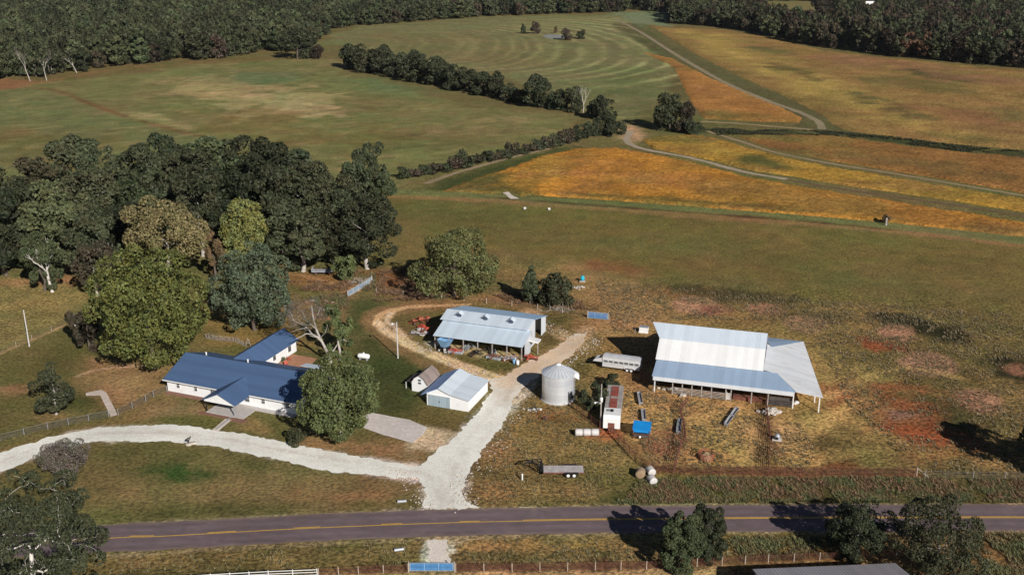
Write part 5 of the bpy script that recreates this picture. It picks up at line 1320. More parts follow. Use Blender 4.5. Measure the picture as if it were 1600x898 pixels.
def scatter(name, label, polys, dens, h, leafm, seed, wd=.10, clump=2.5, thr=.45, z0=0.0, blades=5):
    rng = np.random.default_rng(seed)
    Vs, Fs, ls = [], [], []
    off = 0
    for poly in polys:
        P = gp(poly); pl = [(p.x, p.y) for p in P]
        xs = [p[0] for p in pl]; ys_ = [p[1] for p in pl]
        n = int((max(xs) - min(xs)) * (max(ys_) - min(ys_)) * dens)
        x = rng.uniform(min(xs), max(xs), n); y = rng.uniform(min(ys_), max(ys_), n)
        nz = fbm(x, y, clump, seed, 3)
        k = inside(x, y, pl) & (nz > thr)
        x, y, nz = x[k], y[k], nz[k]
        m = len(x)
        for b in range(blades):
            a = rng.uniform(0, 6.28, m); hh = h * rng.uniform(.5, 1.2, m) * (.5 + nz); ln = rng.uniform(.3, 1.3, m) * hh
            dx, dy = np.cos(a), np.sin(a)
            w_ = wd * rng.uniform(.6, 1.4, m)
            bx, by = x + rng.normal(0, h * .2, m), y + rng.normal(0, h * .2, m)
            p0 = np.stack([bx - dy * w_, by + dx * w_, np.zeros(m)], 1); p1 = np.stack([bx + dy * w_, by - dx * w_, np.zeros(m)], 1)
            p2 = np.stack([bx + dx * ln * .6 + dy * w_ * .9, by + dy * ln * .6 - dx * w_ * .9, hh * .7], 1)
            p3 = np.stack([bx + dx * ln - dy * w_ * .3, by + dy * ln + dx * w_ * .3, hh], 1)
            Vs.append(np.stack([p0, p1, p2, p3], 1).reshape(-1, 3)); Fs.append(np.arange(4 * m).reshape(-1, 4) + off); off += 4 * m
            ls.append(np.clip(rng.normal(.5, .3, m), 0, 1))
    me = np_mesh(name, np.concatenate(Vs), np.concatenate(Fs), [LF[leafm]], attrs={'lv': ('FACE', 'FLOAT', np.concatenate(ls))})
    o = bpy.data.objects.new(name, me); COL.objects.link(o)
    return tag(o, label, 'weeds', kind='stuff')
scatter('roadside_weeds', 'tall green weeds filling the ditch between the corral fence and the road', [[(960,788),(1005,750),(1100,746),(1700,748),(1700,786),(1300,784)]], 22, .36, 'weed', 201, .035, 2.2, .36)
scatter('dry_brush', 'rusty dry weeds around the lone tree and the white gate', [[(586,470),(595,425),(640,420),(660,455),(720,464),(660,470)], [(450,440),(540,440),(545,425),(570,425),(540,455),(470,455)], [(770,460),(820,455),(905,470),(935,485),(880,484),(800,474)]], 9, .6, 'straw', 202, .05, 3, .44)
scatter('ditch_weeds', 'rank weeds along the wire fence south of the road', [[(1140,842),(1300,840),(1330,872),(1160,878)], [(1500,836),(1640,834),(1640,905),(1530,905)]], 14, .5, 'weed', 203, .045, 2.5, .36)
scatter('meadow_brush', 'rough weeds on the drainage line between the soybean fields', [[(1080,212),(1085,200),(1180,203),(1290,205),(1400,215),(1500,228),(1620,239),(1620,247),(1500,237),(1400,224),(1290,212),(1180,211)]], 2.5, .6, 'dark', 204, .14, 7, .46)
scatter('backyard_weeds', 'weedy growth behind the house by the ruined fence', [[(470,470),(540,455),(545,480),(500,500)], [(560,440),(585,428),(590,450),(570,456)]], 10, .6, 'weed', 205, .05, 2.5, .42)

scatter('dry_grass_tufts', 'dry tufted pasture grass round the barn and corral', [[(930,440),(1100,452),(1300,470),(1700,500),(1700,742),(1440,742),(1330,640),(1290,560),(1200,500),(1030,500),(960,520)], [(960,610),(1030,612),(1130,636),(1250,662),(1280,700),(1260,736),(1020,732)]], 3.2, .34, 'straw2', 206, .05, 4, .40, blades=4)
scatter('rough_grass_tufts', 'rough grass tufts on the verge between the drive and the corral', [[(745,770),(775,690),(832,612),(890,640),(950,672),(1000,735),(955,785),(760,790)], [(170,872),(640,848),(640,884),(170,897)], [(720,846),(1300,838),(1300,872),(720,884)]], 3.0, .26, 'straw2', 207, .04, 3, .46, blades=4)

scatter('roadside_weeds', 'rusty dry stems standing among the green ditch weeds', [[(965,786),(1010,752),(1100,748),(1700,750),(1700,784),(1300,782)]], 5, .5, 'straw', 211, .035, 3.5, .52)

# ------------------------------------------------------------------ thin autumn haze
k = bpy.data.materials.new('haze'); k.use_nodes = True
k.node_tree.nodes.clear()
pv_ = k.node_tree.nodes.new('ShaderNodeVolumePrincipled'); ou_ = k.node_tree.nodes.new('ShaderNodeOutputMaterial')
pv_.inputs['Color'].default_value = (.80, .86, .95, 1); pv_.inputs['Density'].default_value = 0.000018
k.node_tree.links.new(pv_.outputs[0], ou_.inputs['Volume'])
hz_ = MB().b2((-28000, -700, -1), (28000, 26000, 92)).build('haze', k)
tag(hz_, kind='stuff')

# loose stone spilled along the drives
def stones(name, label, lines, n, seed, spread, size, mat):
    rng = np.random.default_rng(seed); Vs, Fs = [], []
    base = np.array([(1, 0, 0), (0, 1, 0), (-1, 0, 0), (0, -1, 0), (0, 0, .7), (0, 0, -.5)])
    tri = np.array([(0, 1, 4), (1, 2, 4), (2, 3, 4), (3, 0, 4), (1, 0, 5), (2, 1, 5), (3, 2, 5), (0, 3, 5)])
    o_ = 0
    for pts, off in lines:
        L_ = offs(spline(gp(pts), 8), off)
        for _ in range(n):
            p = L_[rng.integers(len(L_) - 1)]; q = p + Vector((float(rng.normal(0, spread)), float(rng.normal(0, spread)), 0))
            s_ = size * rng.uniform(.5, 1.5); a = rng.uniform(0, 6.28); c, sn = math.cos(a), math.sin(a)
            b = base * s_ * rng.uniform(.7, 1.3, (6, 1))
            Vs.append(np.stack([b[:, 0] * c - b[:, 1] * sn + q.x, b[:, 0] * sn + b[:, 1] * c + q.y, b[:, 2] + s_ * .25 + .03], 1)); Fs.append(tri + o_); o_ += 6
    me = np_mesh(name, np.concatenate(Vs), np.concatenate(Fs), [mat])
    o = bpy.data.objects.new(name, me); COL.objects.link(o); return tag(o, label, 'stones', kind='stuff')
stones('loose_stones', 'loose pale stone scattered along the edges of the gravel drives', [([(745,735),(775,680),(806,628),(832,592)], -1.0), ([(880,566),(905,545),(922,528)], -1.5), ([(663,790),(640,745),(600,738)], 0), ([(838,498),(860,512),(890,526),(910,520)], 0), ([(730,790),(722,762),(735,735)], 0)], 130, 5, 1.0, .13, M['stone'])
stones('loose_stones', 'broken tan stone in the ruts of the dirt track round the machine shed', [([(800,605),(740,583),(690,564),(640,540),(605,518),(590,502)], 0), ([(790,592),(740,576),(690,556),(650,538),(620,515),(605,500),(612,488)], 0)], 260, 6, .5, .12, M['stone'])
# ------------------------------------------------------------------ VEHICLES, FENCES AND SMALL THINGS
def wheel(parent, x, y, r, wd, white=True, name='wheel'):
    """axle along local y"""
    mb = MB(); mb.tube((x, y - wd / 2, r), (x, y + wd / 2, r), r, r, 18)
    w_ = mb.build(name, M['tyre'], parent)
    mb = MB()
    for s in (-1, 1): mb.tube((x, y + s * (wd / 2 - .02), r), (x, y + s * (wd / 2 + .012), r), r * .62, r * .58, 14)
    mb.build('rim', M['white_paint'] if white else M['rust'], w_)
    mb = MB(); 
    for s in (-1, 1): mb.tube((x, y + s * (wd / 2), r), (x, y + s * (wd / 2 + .03), r), r * .16, r * .12, 8)
    mb.build('hub', M['grey_steel'], w_)
    return w_

# gooseneck livestock trailer
p0, p1 = G(941, 576), G(998, 583.5)
an = math.atan2(p1.y - p0.y, p1.x - p0.x)
T = thing('livestock_trailer', 'long silver gooseneck livestock trailer parked left of the barn', 'trailer', p0, an)
L_, W_, ZB, ZT = 7.1, 2.1, .55, 2.45
mb = MB(); mb.b2((0, 0, ZB), (L_, .06, 1.45)).b2((0, 0, 1.85), (L_, .06, ZT)).b2((0, W_ - .06, ZB), (L_, W_, ZT)).b2((L_ - .06, .061, ZB), (L_, W_ - .061, ZT)).b2((0, .061, ZB), (.06, W_ - .061, ZT)).b2((0.061, .061, ZB), (L_ - .061, W_ - .061, ZB + .06))
for i in range(8): mb.b2((i * .98 + .02, -.005, 1.45), (i * .98 + .22, .055, 1.85))
mb.b2((0, .02, 1.62), (L_, .05, 1.66))
mb.build('body', M['alu'], T)
mb = MB(); mb.slab([(-.02, -.05, ZT + .04), (L_ + .02, -.05, ZT + .04), (L_ + .02, W_ / 2, ZT + .14), (-.02, W_ / 2, ZT + .14)], .04).slab([(-.02, W_ / 2 + .003, ZT + .14), (L_ + .02, W_ / 2 + .003, ZT + .14), (L_ + .02, W_ + .05, ZT + .04), (-.02, W_ + .05, ZT + .04)], .04)
fix_normals(mb.build('roof', M['alu_top'], T))
MB().b2((.05, .3, ZB + .07), (L_ - .1, W_ - .3, ZB + .09)).build('floor_mat', M['tyre'], T)
mb = MB(); mb.prism([(-1.9, 1.35), (-.01, 1.35), (-.01, 2.2), (-1.5, 1.8)], 'y', .15, .30).prism([(-1.9, 1.35), (-.01, 1.35), (-.01, 2.2), (-1.5, 1.8)], 'y', W_ - .30, W_ - .15)
mb.prism([(-1.9, 1.35), (-1.5, 1.35), (-.9, 1.9), (-1.5, 1.8)], 'y', .31, W_ - .31); fix_normals(mb.build('gooseneck', M['alu_top'], T))
mb = MB(); mb.b2((-.4, .15, .62), (-.01, W_ - .15, .78)).tube((-1.75, W_ / 2, 1.36), (-1.75, W_ / 2, .55), .06, .06, 8).tube((-.3, .3, .62), (-.3, .3, .02), .05, .05, 6).tube((-.3, W_ - .3, .62), (-.3, W_ - .3, .02), .05, .05, 6)
mb.tube((-2.0, W_ / 2, 1.38), (-2.6, W_ / 2, 1.0), .07, .05, 6); mb.build('hitch', M['dark_metal'], T)
for x in (4.75, 5.55):
    for y in (-.02, W_ + .02): wheel(T, x, y, .38, .22)
mb = MB(); mb.b2((4.25, -.16, .82), (6.05, -.003, .9)).b2((4.2, -.16, .6), (4.25, -.003, .9)).b2((6.05, -.16, .6), (6.1, -.003, .9)); mb.build('fender', M['alu_top'], T)

# flatbed gooseneck trailer
p0, p1 = G(849, 745), G(909, 745)
T = thing('flatbed_trailer', 'black gooseneck flatbed trailer with a bleached plank deck', 'trailer', p0, math.atan2(p1.y - p0.y, p1.x - p0.x))
L_, W_ = 6.1, 2.15
mb = MB()
for i in range(9): mb.b2((0, i * W_ / 9 + .01, .74), (L_ - (i % 3) * .02, (i + 1) * W_ / 9 - .012, .80))
mb.build('deck', plain('bleached_planks', (.46, .43, .42), .85, 0, .25, 1.0, dirt=(.34, .28, .26)), T)
mb = MB(); mb.b2((-.05, -.06, .6), (L_ + .05, -.004, .80)).b2((-.05, W_ + .004, .6), (L_ + .05, W_ + .06, .80)).b2((L_ + .003, 0, .6), (L_ + .06, W_, .8))
for i in range(6): mb.b2((.3 + i * 1.1, 0, .6), (.4 + i * 1.1, W_, .735))
mb.build('frame', M['rust'], T)
mb = MB()
for y in (.12, W_ - .12):
    mb.tube((0, y, .7), (-.35, y, 2.0), .09, .09, 6); mb.tube((-.35, y, 2.0), (-1.6, W_ / 2 + (y - W_ / 2) * .45, 2.15), .09, .09, 6); mb.tube((-1.6, W_ / 2 + (y - W_ / 2) * .45, 2.15), (-2.9, W_ / 2, 1.75), .09, .08, 6)
    mb.tube((0, y, .75), (-1.0, y, 1.9), .05, .05, 5); mb.tube((-.2, y, 1.4), (-1.6, W_ / 2, 2.1), .05, .05, 5)
mb.tube((-.35, .12, 2.0), (-.35, W_ - .12, 2.0), .07, .07, 6); mb.tube((-.02, .1, .95), (-.02, W_ - .1, .95), .07, .07, 6); mb.tube((-.02, .1, 1.6), (-.3, W_ - .1, 1.9), .05, .05, 5)
for i in range(5): mb.tube((-.02, .3 + i * .4, .8), (-.32, .3 + i * .4, 1.98), .035, .035, 4)
mb.tube((-1.6, .6, 2.15), (-1.6, W_ - .6, 2.15), .06, .06, 5); mb.tube((-2.85, W_ / 2, 1.8), (-2.7, W_ / 2, .9), .07, .07, 6)
mb.tube((-.3, .2, 2.0), (-.6, .2, .0), .05, .05, 6); mb.tube((-.3, W_ - .2, 2.0), (-.6, W_ - .2, .0), .05, .05, 6)
mb.build('gooseneck', M['dark_metal'], T)
for x in (3.72, 4.62):
    for y in (-.2, W_ + .2): wheel(T, x, y, .40, .24)
mb = MB()
for y0 in (-.36, W_ + .08): mb.b2((3.2, y0, .83), (5.15, y0 + .28, .88)).b2((3.1, y0, .55), (3.16, y0 + .28, .84)).b2((5.19, y0, .55), (5.25, y0 + .28, .84))
mb.build('fender', M['dark_metal'], T)

# old box trailer with rusty roof
p0, p1 = G(955, 674), G(963, 611)
an = math.atan2(p1.y - p0.y, p1.x - p0.x) - math.pi / 2
T = thing('box_trailer', 'old grey box trailer with a rusty red roof and a white front end', 'trailer', p0, an)
W_, L_, ZT = 2.75, 12.6, 2.7
mb = MB(); mb.b2((-W_ / 2, 3.3, .55), (W_ / 2, L_, ZT - .05))
mb.build('body', plain('weathered_grey_panels', (.36, .33, .31), .7, 0, .3, .8, dirt=(.24, .18, .15)), T)
mb = MB(); mb.b2((-.62, 3.5, ZT - .045), (.62, L_ - .6, ZT + .03)); mb.build('roof_strip', M['rust_red'], T)
mb = MB(); mb.b2((-.63, 7.1, ZT - .043), (.63, 7.9, ZT + .035)).b2((-1.37, L_ - .5, ZT - .048), (1.37, L_ - .02, ZT + .01)); mb.build('roof_patch', plain('grey_roof_patch', (.34, .30, .27), .8, 0, .3, 2), T)
mb = MB(); mb.prism([(.15, .5), (3.29, .5), (3.29, ZT + .02), (.55, ZT + .02), (.15, ZT - .5)], 'x', -W_ / 2, W_ / 2); fix_normals(mb.build('front_cab', M['white_paint'], T))
mb = MB(); mb.b2((-.35, 1.85, ZT + .022), (.18, 2.75, ZT + .07)); hb_ = mb.build('roof_hatch', M['dark_metal'], T)
mb = MB()
for i in range(3): mb.b2((-.98 + i * .2, 1.95, ZT + .022), (-.9 + i * .2, 2.7, ZT + .05))
for i in range(3): mb.b2((-1.0, 2.0 + i * .28, ZT + .051), (-.45, 2.06 + i * .28, ZT + .07))
mb.build('roof_rack', M['dark_metal'], T)
mb = MB(); mb.b2((-.55, .07, .6), (.5, .145, 1.5)).b2((-.6, -.5, .35), (.55, .06, .62)).tube((0, -.45, .5), (.1, -1.5, .35), .07, .05, 6); mb.build('front_hitch', M['rust'], T)
mb = MB(); mb.box((0, .40, 1.5), (2.2, .0, .0)) if False else None
for y in (2.2, 10.6):
    for x in (-W_ / 2 + .15, W_ / 2 - .15):
        m_ = MB(); m_.tube((x - .13, y, .45), (x + .13, y, .45), .45, .45, 16); w_ = m_.build('wheel', M['tyre'], T)
        m_ = MB(); m_.tube((x - .14, y, .45), (x + .14, y, .45), .22, .22, 10); m_.build('rim', M['rust'], w_)

# blue cart / covered feeder on its timber frame
p0, p1 = G(989, 685), G(1011, 687)
T = thing('covered_feeder', 'bright blue-topped feeder on a rusty timber frame in the corral', 'feeder', p0, math.atan2(p1.y - p0.y, p1.x - p0.x))
mb = MB(); mb.slab([(-.15, -.1, 1.75), (2.75, -.1, 1.75), (2.75, 2.4, 2.15), (-.15, 2.4, 2.15)], .1); mb.b2((-.1, .02, 1.22), (2.7, .06, 1.66)).b2((-.12, .07, 1.2), (-.06, 2.3, 1.66)).b2((2.66, .07, 1.2), (2.72, 2.3, 1.66)); mb.build('cover', M['blue_tarp'], T)
mb = MB()
for x in (0, 2.6):
    for y in (-.05, 2.25): mb.tube((x, y, 0), (x, y, 1.64), .06, .06, 6)
mb.tube((0, -.05, .95), (2.6, -.05, .95), .05, .05, 6).tube((0, -.05, .4), (2.6, -.05, .4), .05, .05, 6).tube((0, 2.25, .8), (2.6, 2.25, .8), .05, .05, 6)
mb.tube((2.6, .4, .5), (4.2, .1, .35), .05, .05, 5); mb.build('frame', M['rust'], T)
mb = MB(); mb.b2((.15, .1, .25), (2.45, 2.1, .7)); mb.build('trough', M['dark_wood'], T)
mb = MB(); mb.lathe([(.02, -.2), (.17, -.14), (.21, 0), (.17, .14), (.02, .2)], (1.1, -.35, .6), 12); mb.build('float_ball', M['white_paint'], T)

# feed bunks
def bunk(px0, py0, px1, py1, label, mat, wd=.75, first=True):
    a, b = G(px0, py0), G(px1, py1)
    L_ = (b - a).length
    T = thing('feed_bunk', label, 'feed trough', a, math.atan2(b.y - a.y, b.x - a.x), 'feed bunks in the corral')
    mb = MB()
    mb.prism([(-wd / 2, .62), (-wd / 2 + .07, .62), (-wd / 2 + .16, .36), (wd / 2 - .16, .36), (wd / 2 - .07, .62), (wd / 2, .62), (wd / 2 - .1, .27), (-wd / 2 + .1, .27)], 'x', 0, L_)
    mb.b2((0, -wd / 2 + .1, .3), (.07, wd / 2 - .1, .6)).b2((L_ - .07, -wd / 2 + .1, .3), (L_, wd / 2 - .1, .6))
    fix_normals(mb.build('trough', mat, T))
    for x in (.25, L_ - .25):
        MB().b2((x - .08, -wd / 2 + .06, 0), (x + .08, wd / 2 - .06, .268)).build('leg', M['grey_wood'], T)
    return T
bunk(1001, 633, 998, 616, 'grey feed bunk nearest the rusty-roofed box trailer, tilted to the left', M['grey_conc'])
bunk(1006, 659, 1004.5, 643, 'short grey feed bunk just behind the blue-topped feeder', M['grey_conc'])
bunk(1059.5, 678, 1062, 658, 'grey feed bunk beside the pipe panel in the middle of the corral', M['grey_conc'])
bunk(1134, 666, 1143, 653, 'front half of the long slanting feed bunk before the barn', M['grey_conc'])
bunk(1143.6, 652, 1152, 640.5, 'far half of the long slanting feed bunk before the barn', M['grey_conc'])

# bales
def bale(px, py, an, label, mat, r=.62, L=1.3, group=None, dx=0):
    p = G(px, py)
    T = thing('hay_bale', label, 'hay bale', (p.x + dx * math.cos(an), p.y + dx * math.sin(an), 0), an, group)
    mb = MB(); n = 22
    prof = [(.05, -L / 2 + .02), (r * .8, -L / 2 + .01), (r * .97, -L / 2 + .06), (r, -L / 4), (r * .99, 0), (r, L / 4), (r * .97, L / 2 - .06), (r * .8, L / 2 - .01), (.05, L / 2 - .02)]
    vs = []
    for rr, x in prof:
        for i in range(n):
            t = 2 * math.pi * i / n
            vs.append((x, rr * math.cos(t), r * .96 + rr * math.sin(t) * .96))
    fs = [(k * n + i, k * n + (i + 1) % n, (k + 1) * n + (i + 1) % n, (k + 1) * n + i) for k in range(len(prof) - 1) for i in range(n)]
    mb.add(vs, fs, 0, True); mb.build('roll', mat, T)
    mb = MB()
    for x in (-L / 2 + .1, L / 2 - .1):
        for i in range(n):
            t, t2 = 2 * math.pi * i / n, 2 * math.pi * (i + 1) / n
            mb.tube((x, (r + .005) * math.cos(t), r * .96 + (r + .005) * math.sin(t) * .96), (x, (r + .005) * math.cos(t2), r * .96 + (r + .005) * math.sin(t2) * .96), .02, .02, 4, caps=False)
    mb.build('wrap_band', M['grey_wood'], T)
    return T
for i, lab in enumerate(('left bale of the row of three pale wrapped bales by the drive', 'middle bale of the row of three pale wrapped bales by the drive', 'right bale of the row of three pale wrapped bales, next to the utility pole')):
    bale(898 + 6.4 + i * 12.6, 680, R_(-1), lab, M['wrap'], group='pale wrapped hay bales')
bale(1000.5, 745, R_(80), 'brown unwrapped hay bale beside the two white ones by the ditch', M['hay'], r=.72, L=1.35)
bale(1016.5, 740.5, R_(-75), 'far one of the two white wrapped bales at the ditch', M['wrap'], group='pale wrapped hay bales')
bale(1018.5, 754.5, R_(-72), 'near one of the two white wrapped bales at the ditch', M['wrap'], group='pale wrapped hay bales')
bale(820, 327.5, 0, 'left of two tiny white bales in the far pasture', M['wrap'], .42, .8); bale(858, 328.5, 0, 'right of two tiny white bales in the far pasture', M['wrap'], .42, .8)

# propane tanks
def tank(px, py, an, L, r, label):
    T = thing('propane_tank', label, 'tank', G(px, py), an)
    mb = MB(); n = 20
    prof = [(.03, -L / 2), (r * .6, -L / 2 + r * .15), (r * .9, -L / 2 + r * .45), (r, -L / 2 + r * .9), (r, L / 2 - r * .9), (r * .9, L / 2 - r * .45), (r * .6, L / 2 - r * .15), (.03, L / 2)]
    zc = r + .3
    vs = [(x, rr * math.cos(2 * math.pi * i / n), zc + rr * math.sin(2 * math.pi * i / n)) for rr, x in prof for i in range(n)]
    fs = [(k * n + i, k * n + (i + 1) % n, (k + 1) * n + (i + 1) % n, (k + 1) * n + i) for k in range(len(prof) - 1) for i in range(n)]
    mb.add(vs, fs, 0, True); mb.build('vessel', M['white_paint'], T)
    mb = MB(); mb.tube((0, 0, zc + r - .03), (0, 0, zc + r + .2), .2, .2, 12).tube((0, 0, zc + r + .2), (0, 0, zc + r + .27), .2, .05, 12); mb.build('valve_dome', M['white_trim'], T)
    for x in (-L * .28, L * .28): MB().b2((x - .1, -r * .7, 0), (x + .1, r * .7, zc - r * .75)).build('leg', M['grey_conc'], T)
tank(568.5, 562, R_(-14), 2.5, .5, 'white propane tank on the lawn behind the leaning yard tree')
tank(117, 513, R_(-8), 1.9, .42, 'small white tank in the brush at the left of the big olive tree')

# poles
M['pole_pale'] = plain('pale_pole', (.55, .53, .50), .8, 0, .15, 2.0)
def pole(px, py, ytop, label, r=.14, lamp=False, trans=False, mat=None):
    Hh = height_at(px, py, ytop)
    T = thing('utility_pole', label, 'pole', G(px, py))
    MB().tube((0, 0, -.1), (0, 0, Hh), r, r * .72, 10).build('shaft', mat or M['pole_pale'], T)
    if lamp:
        MB().tube((-.08, 0, Hh - .5), (-.75, -.1, Hh - .25), .035, .035, 6).build('lamp_arm', M['grey_steel'], T)
        mb = MB(); mb.lathe([(.05, .18), (.2, .1), (.24, -.12), (.03, -.2)], (-.85, -.12, Hh - .3), 14); mb.build('lamp', M['white_paint'], T)
    if trans:
        mb = MB(); mb.lathe([(.02, .45), (.22, .42), (.26, .3), (.26, -.4), (.02, -.45)], (-.02, -.42, Hh - 2.6), 14); mb.build('transformer', M['white_paint'], T)
        mb = MB(); mb.b2((-.3, -.2, Hh - 3.4), (.0, -.05, Hh - 3.1)).tube((-.9, -.1, Hh - 3.2), (-.16, -.1, Hh - 3.2), .04, .04, 6); mb.lathe([(.03, .16), (.17, .08), (.2, -.1), (.02, -.16)], (-1.0, -.1, Hh - 3.25), 12); mb.build('lamp', M['white_paint'], T)
pole(621.8, 559.4, 503, 'bare white light pole on the grass between the yard tree and the machine shed', lamp=True)
pole(46, 541, 484, 'pale pole standing by the wire fence at the far left')
pole(938, 668, 600, 'grey utility pole carrying a white transformer, beside the box trailer', trans=True, mat=M['grey_wood'])

# fences -------------------------------------------------------------
def fence(name, label, pts, post_d, h, post_r, post_mat, wires, wire_mat, wr=.02, pales=None, cat='fence', square=False, wname='wire', top=None):
    P = [Vector(p) for p in pts]
    T = thing(name, label, cat, P[0])
    o = P[0]
    P = [p - o for p in P]
    for a, b in zip(P[:-1], P[1:]):
        n = max(1, round((b - a).length / post_d))
        for i in range(n + (1 if b is P[-1] else 0)):
            p = a.lerp(b, i / n)
            MB().tube((p.x, p.y, -.05), (p.x, p.y, h + .12), post_r, post_r * .92, 6 if not square else 4).build('post', post_mat, T)
    mb = MB()
    for a, b in zip(P[:-1], P[1:]):
        for z in wires: mb.tube((a.x, a.y, z), (b.x, b.y, z), wr, wr, 4, caps=False)
        if pales:
            n = int((b - a).length / pales)
            for i in range(n):
                p = a.lerp(b, (i + .5) / n); mb.tube((p.x, p.y, wires[0]), (p.x, p.y, wires[-1]), wr, wr, 3, caps=False)
    mb.build(wname, wire_mat, T)
    if top:
        mb = MB()
        for a, b in zip(P[:-1], P[1:]): mb.tube((a.x, a.y, h), (b.x, b.y, h), top, top, 6)
        mb.build('top_rail', wire_mat, T)
    return T
M['wire'] = plain('fence_wire', (.20, .19, .18), .6, .3, .3, 2)
wz = [.08 + i * .12 for i in range(9)]
fence('chain_link_fence', 'grey chain-link yard fence from the left edge to the garden path', gp([(-60,708),(0,689),(75,670),(170,651)]), 3.2, 1.15, .045, M['grey_steel'], wz, M['wire'], .009, .25, top=.028)
fence('chain_link_fence', 'grey chain-link yard fence from the garden path to the corner of the house', gp([(185,649),(228,627),(240,620),(261,612)]), 2.6, 1.15, .05, M['grey_steel'], wz, M['wire'], .009, .25, top=.028)
fence('wire_fence', 'thin wire fence with small posts crossing the grass at the far left', gp([(-60,583),(0,553),(50,531),(110,503),(140,486)]), 4.5, 1.0, .05, M['post_wood'], [.3, .6, .95], M['wire'], .012)
fence('wire_fence', 'wire fence with wooden posts between the lone tree and the machine shed', gp([(588,458),(630,462),(690,466),(760,474),(840,483),(918,495)]), 7.0, 1.15, .09, M['post_wood'], [.3, .6, .9, 1.1], M['wire'], .012)
fence('roadside_fence', 'dark wire fence south of the road left of the blue gate', gp([(498,900),(560,897),(638,893)]), 2.6, 1.15, .07, M['post_wood'], [.1, .28, .46, .64, .82, 1.0, 1.14], M['rust'], .018, .4)
fence('roadside_fence', 'dark wire fence south of the road right of the blue gate', gp([(712,893),(800,892.5),(930,890),(1010,889),(1128,882),(1200,878.5),(1400,870)]), 3.4, 1.15, .07, M['post_wood'], [.1, .28, .46, .64, .82, 1.0, 1.14], M['rust'], .018, .4)
fence('board_fence', 'white rail fence along the bottom edge left of the wire fence', gp([(240,916),(330,910),(420,905),(496,902)]), 2.7, 1.25, .07, M['white_trim'], [.45, .85, 1.22], M['white_trim'], .055, square=True, wname='rail')
fence('pasture_fence', 'wire fence with leaning posts along the ditch right of the pipe fence', gp([(1445,746),(1520,748),(1620,749),(1700,749)]), 6.0, 1.2, .06, M['grey_wood'], [.3, .6, .9, 1.15], M['wire'], .014)
mb = MB()
T = thing('brace_post', 'pale fallen brace pole at the end of the rusty pipe fence', 'post', G(1432, 742)); MB().tube((0, 0, 1.2), (1.5, -.7, .1), .06, .06, 8).tube((0, 0, 0), (0, 0, 1.3), .1, .1, 8).build('timber', M['post_wood'], T)
pz_ = [.25, .5, .75, 1.0, 1.25, 1.5]
def pipes(label, pts, d=2.6, name='pipe_fence'): return fence(name, label, gp(pts), d, 1.5, .05, M['rust'], pz_, M['rust'], .032, wname='rail', cat='fence')
pipes('long rusty pipe fence along the ditch south of the corral', [(1012,736),(1100,741),(1200,742.5),(1300,744),(1430,745)])
pipes('rusty pipe fence slanting from the box trailer down to the ditch bales', [(958,682),(975,700),(992,720),(1010,735)])
pipes('dark pipe fence from the grain bin to the foot of the utility pole', [(892,640),(910,653),(937,672)], 2.4)
pipes('rusty corral panels angling from the middle of the corral to the ditch fence', [(1066,690),(1060,712),(1052,740)], 2.2, 'corral_panel')
pipes('rusty corral panels between the barn front and the middle feed bunk', [(1075,628),(1062,646),(1068,668),(1071,690)], 2.0, 'corral_panel')
pipes('dark rusty corral fence crossing from the barn towards the ditch', [(1196,632),(1199,660),(1203,690),(1201,722),(1200,743)], 2.6, 'corral_panel')
pipes('dark corral fence from the trailer to the barn corner', [(1000,590),(1012,597),(1026,602)], 2.2, 'corral_panel')
fence('wire_fence', 'low wire fence from the blue pasture gate to the barn', gp([(952,500),(975,510),(992,522)]), 3.5, 1.2, .06, M['grey_wood'], [.3, .6, .9, 1.1], M['rust'], .02)

def gate(name, label, px0, py0, px1, py1, h, mat, fill=None, bars=6):
    a, b = G(px0, py0), G(px1, py1)
    T = thing(name, label, 'gate', a, math.atan2(b.y - a.y, b.x - a.x)); L_ = (b - a).length
    mb = MB(); mb.tube((0, 0, .15), (L_, 0, .15), .035, .035, 6).tube((0, 0, h), (L_, 0, h), .035, .035, 6).tube((0, 0, .15), (0, 0, h), .035, .035, 6).tube((L_, 0, .15), (L_, 0, h), .035, .035, 6)
    for i in range(1, 3): mb.tube((L_ * i / 3, 0, .15), (L_ * i / 3, 0, h), .03, .03, 6)
    mb.build('frame', fill or mat, T)
    mb = MB()
    for i in range(1, bars): z = .15 + (h - .15) * i / bars; mb.b2((.03, -.02, z - .055), (L_ - .03, .02, z + .055))
    mb.build('bars', mat, T)
    mb = MB()
    for x in (-.16, L_ + .16): mb.tube((x, 0, -.05), (x, 0, h + .25), .09, .085, 8)
    mb.build('gate_post', M['grey_wood'], T)
    return T
gate('farm_gate', 'blue tube gate across the entrance south of the road', 641, 892.5, 708, 892.5, 1.3, M['blue_gate'], M['pale_gate'])
gate('farm_gate', 'blue gate in the pasture fence between the machine shed and the barn', 919, 497, 949, 500, 1.5, M['blue_gate'], M['pale_gate'], 7)
gate('farm_gate', 'longer pale blue-white gate in front of the grove', 544, 464, 568, 450, 1.45, M['pale_gate'], M['white_trim'])
gate('farm_gate', 'shorter pale gate leaf beyond the longer pale gate', 569, 450, 581, 441, 1.45, M['pale_gate'], M['white_trim'])

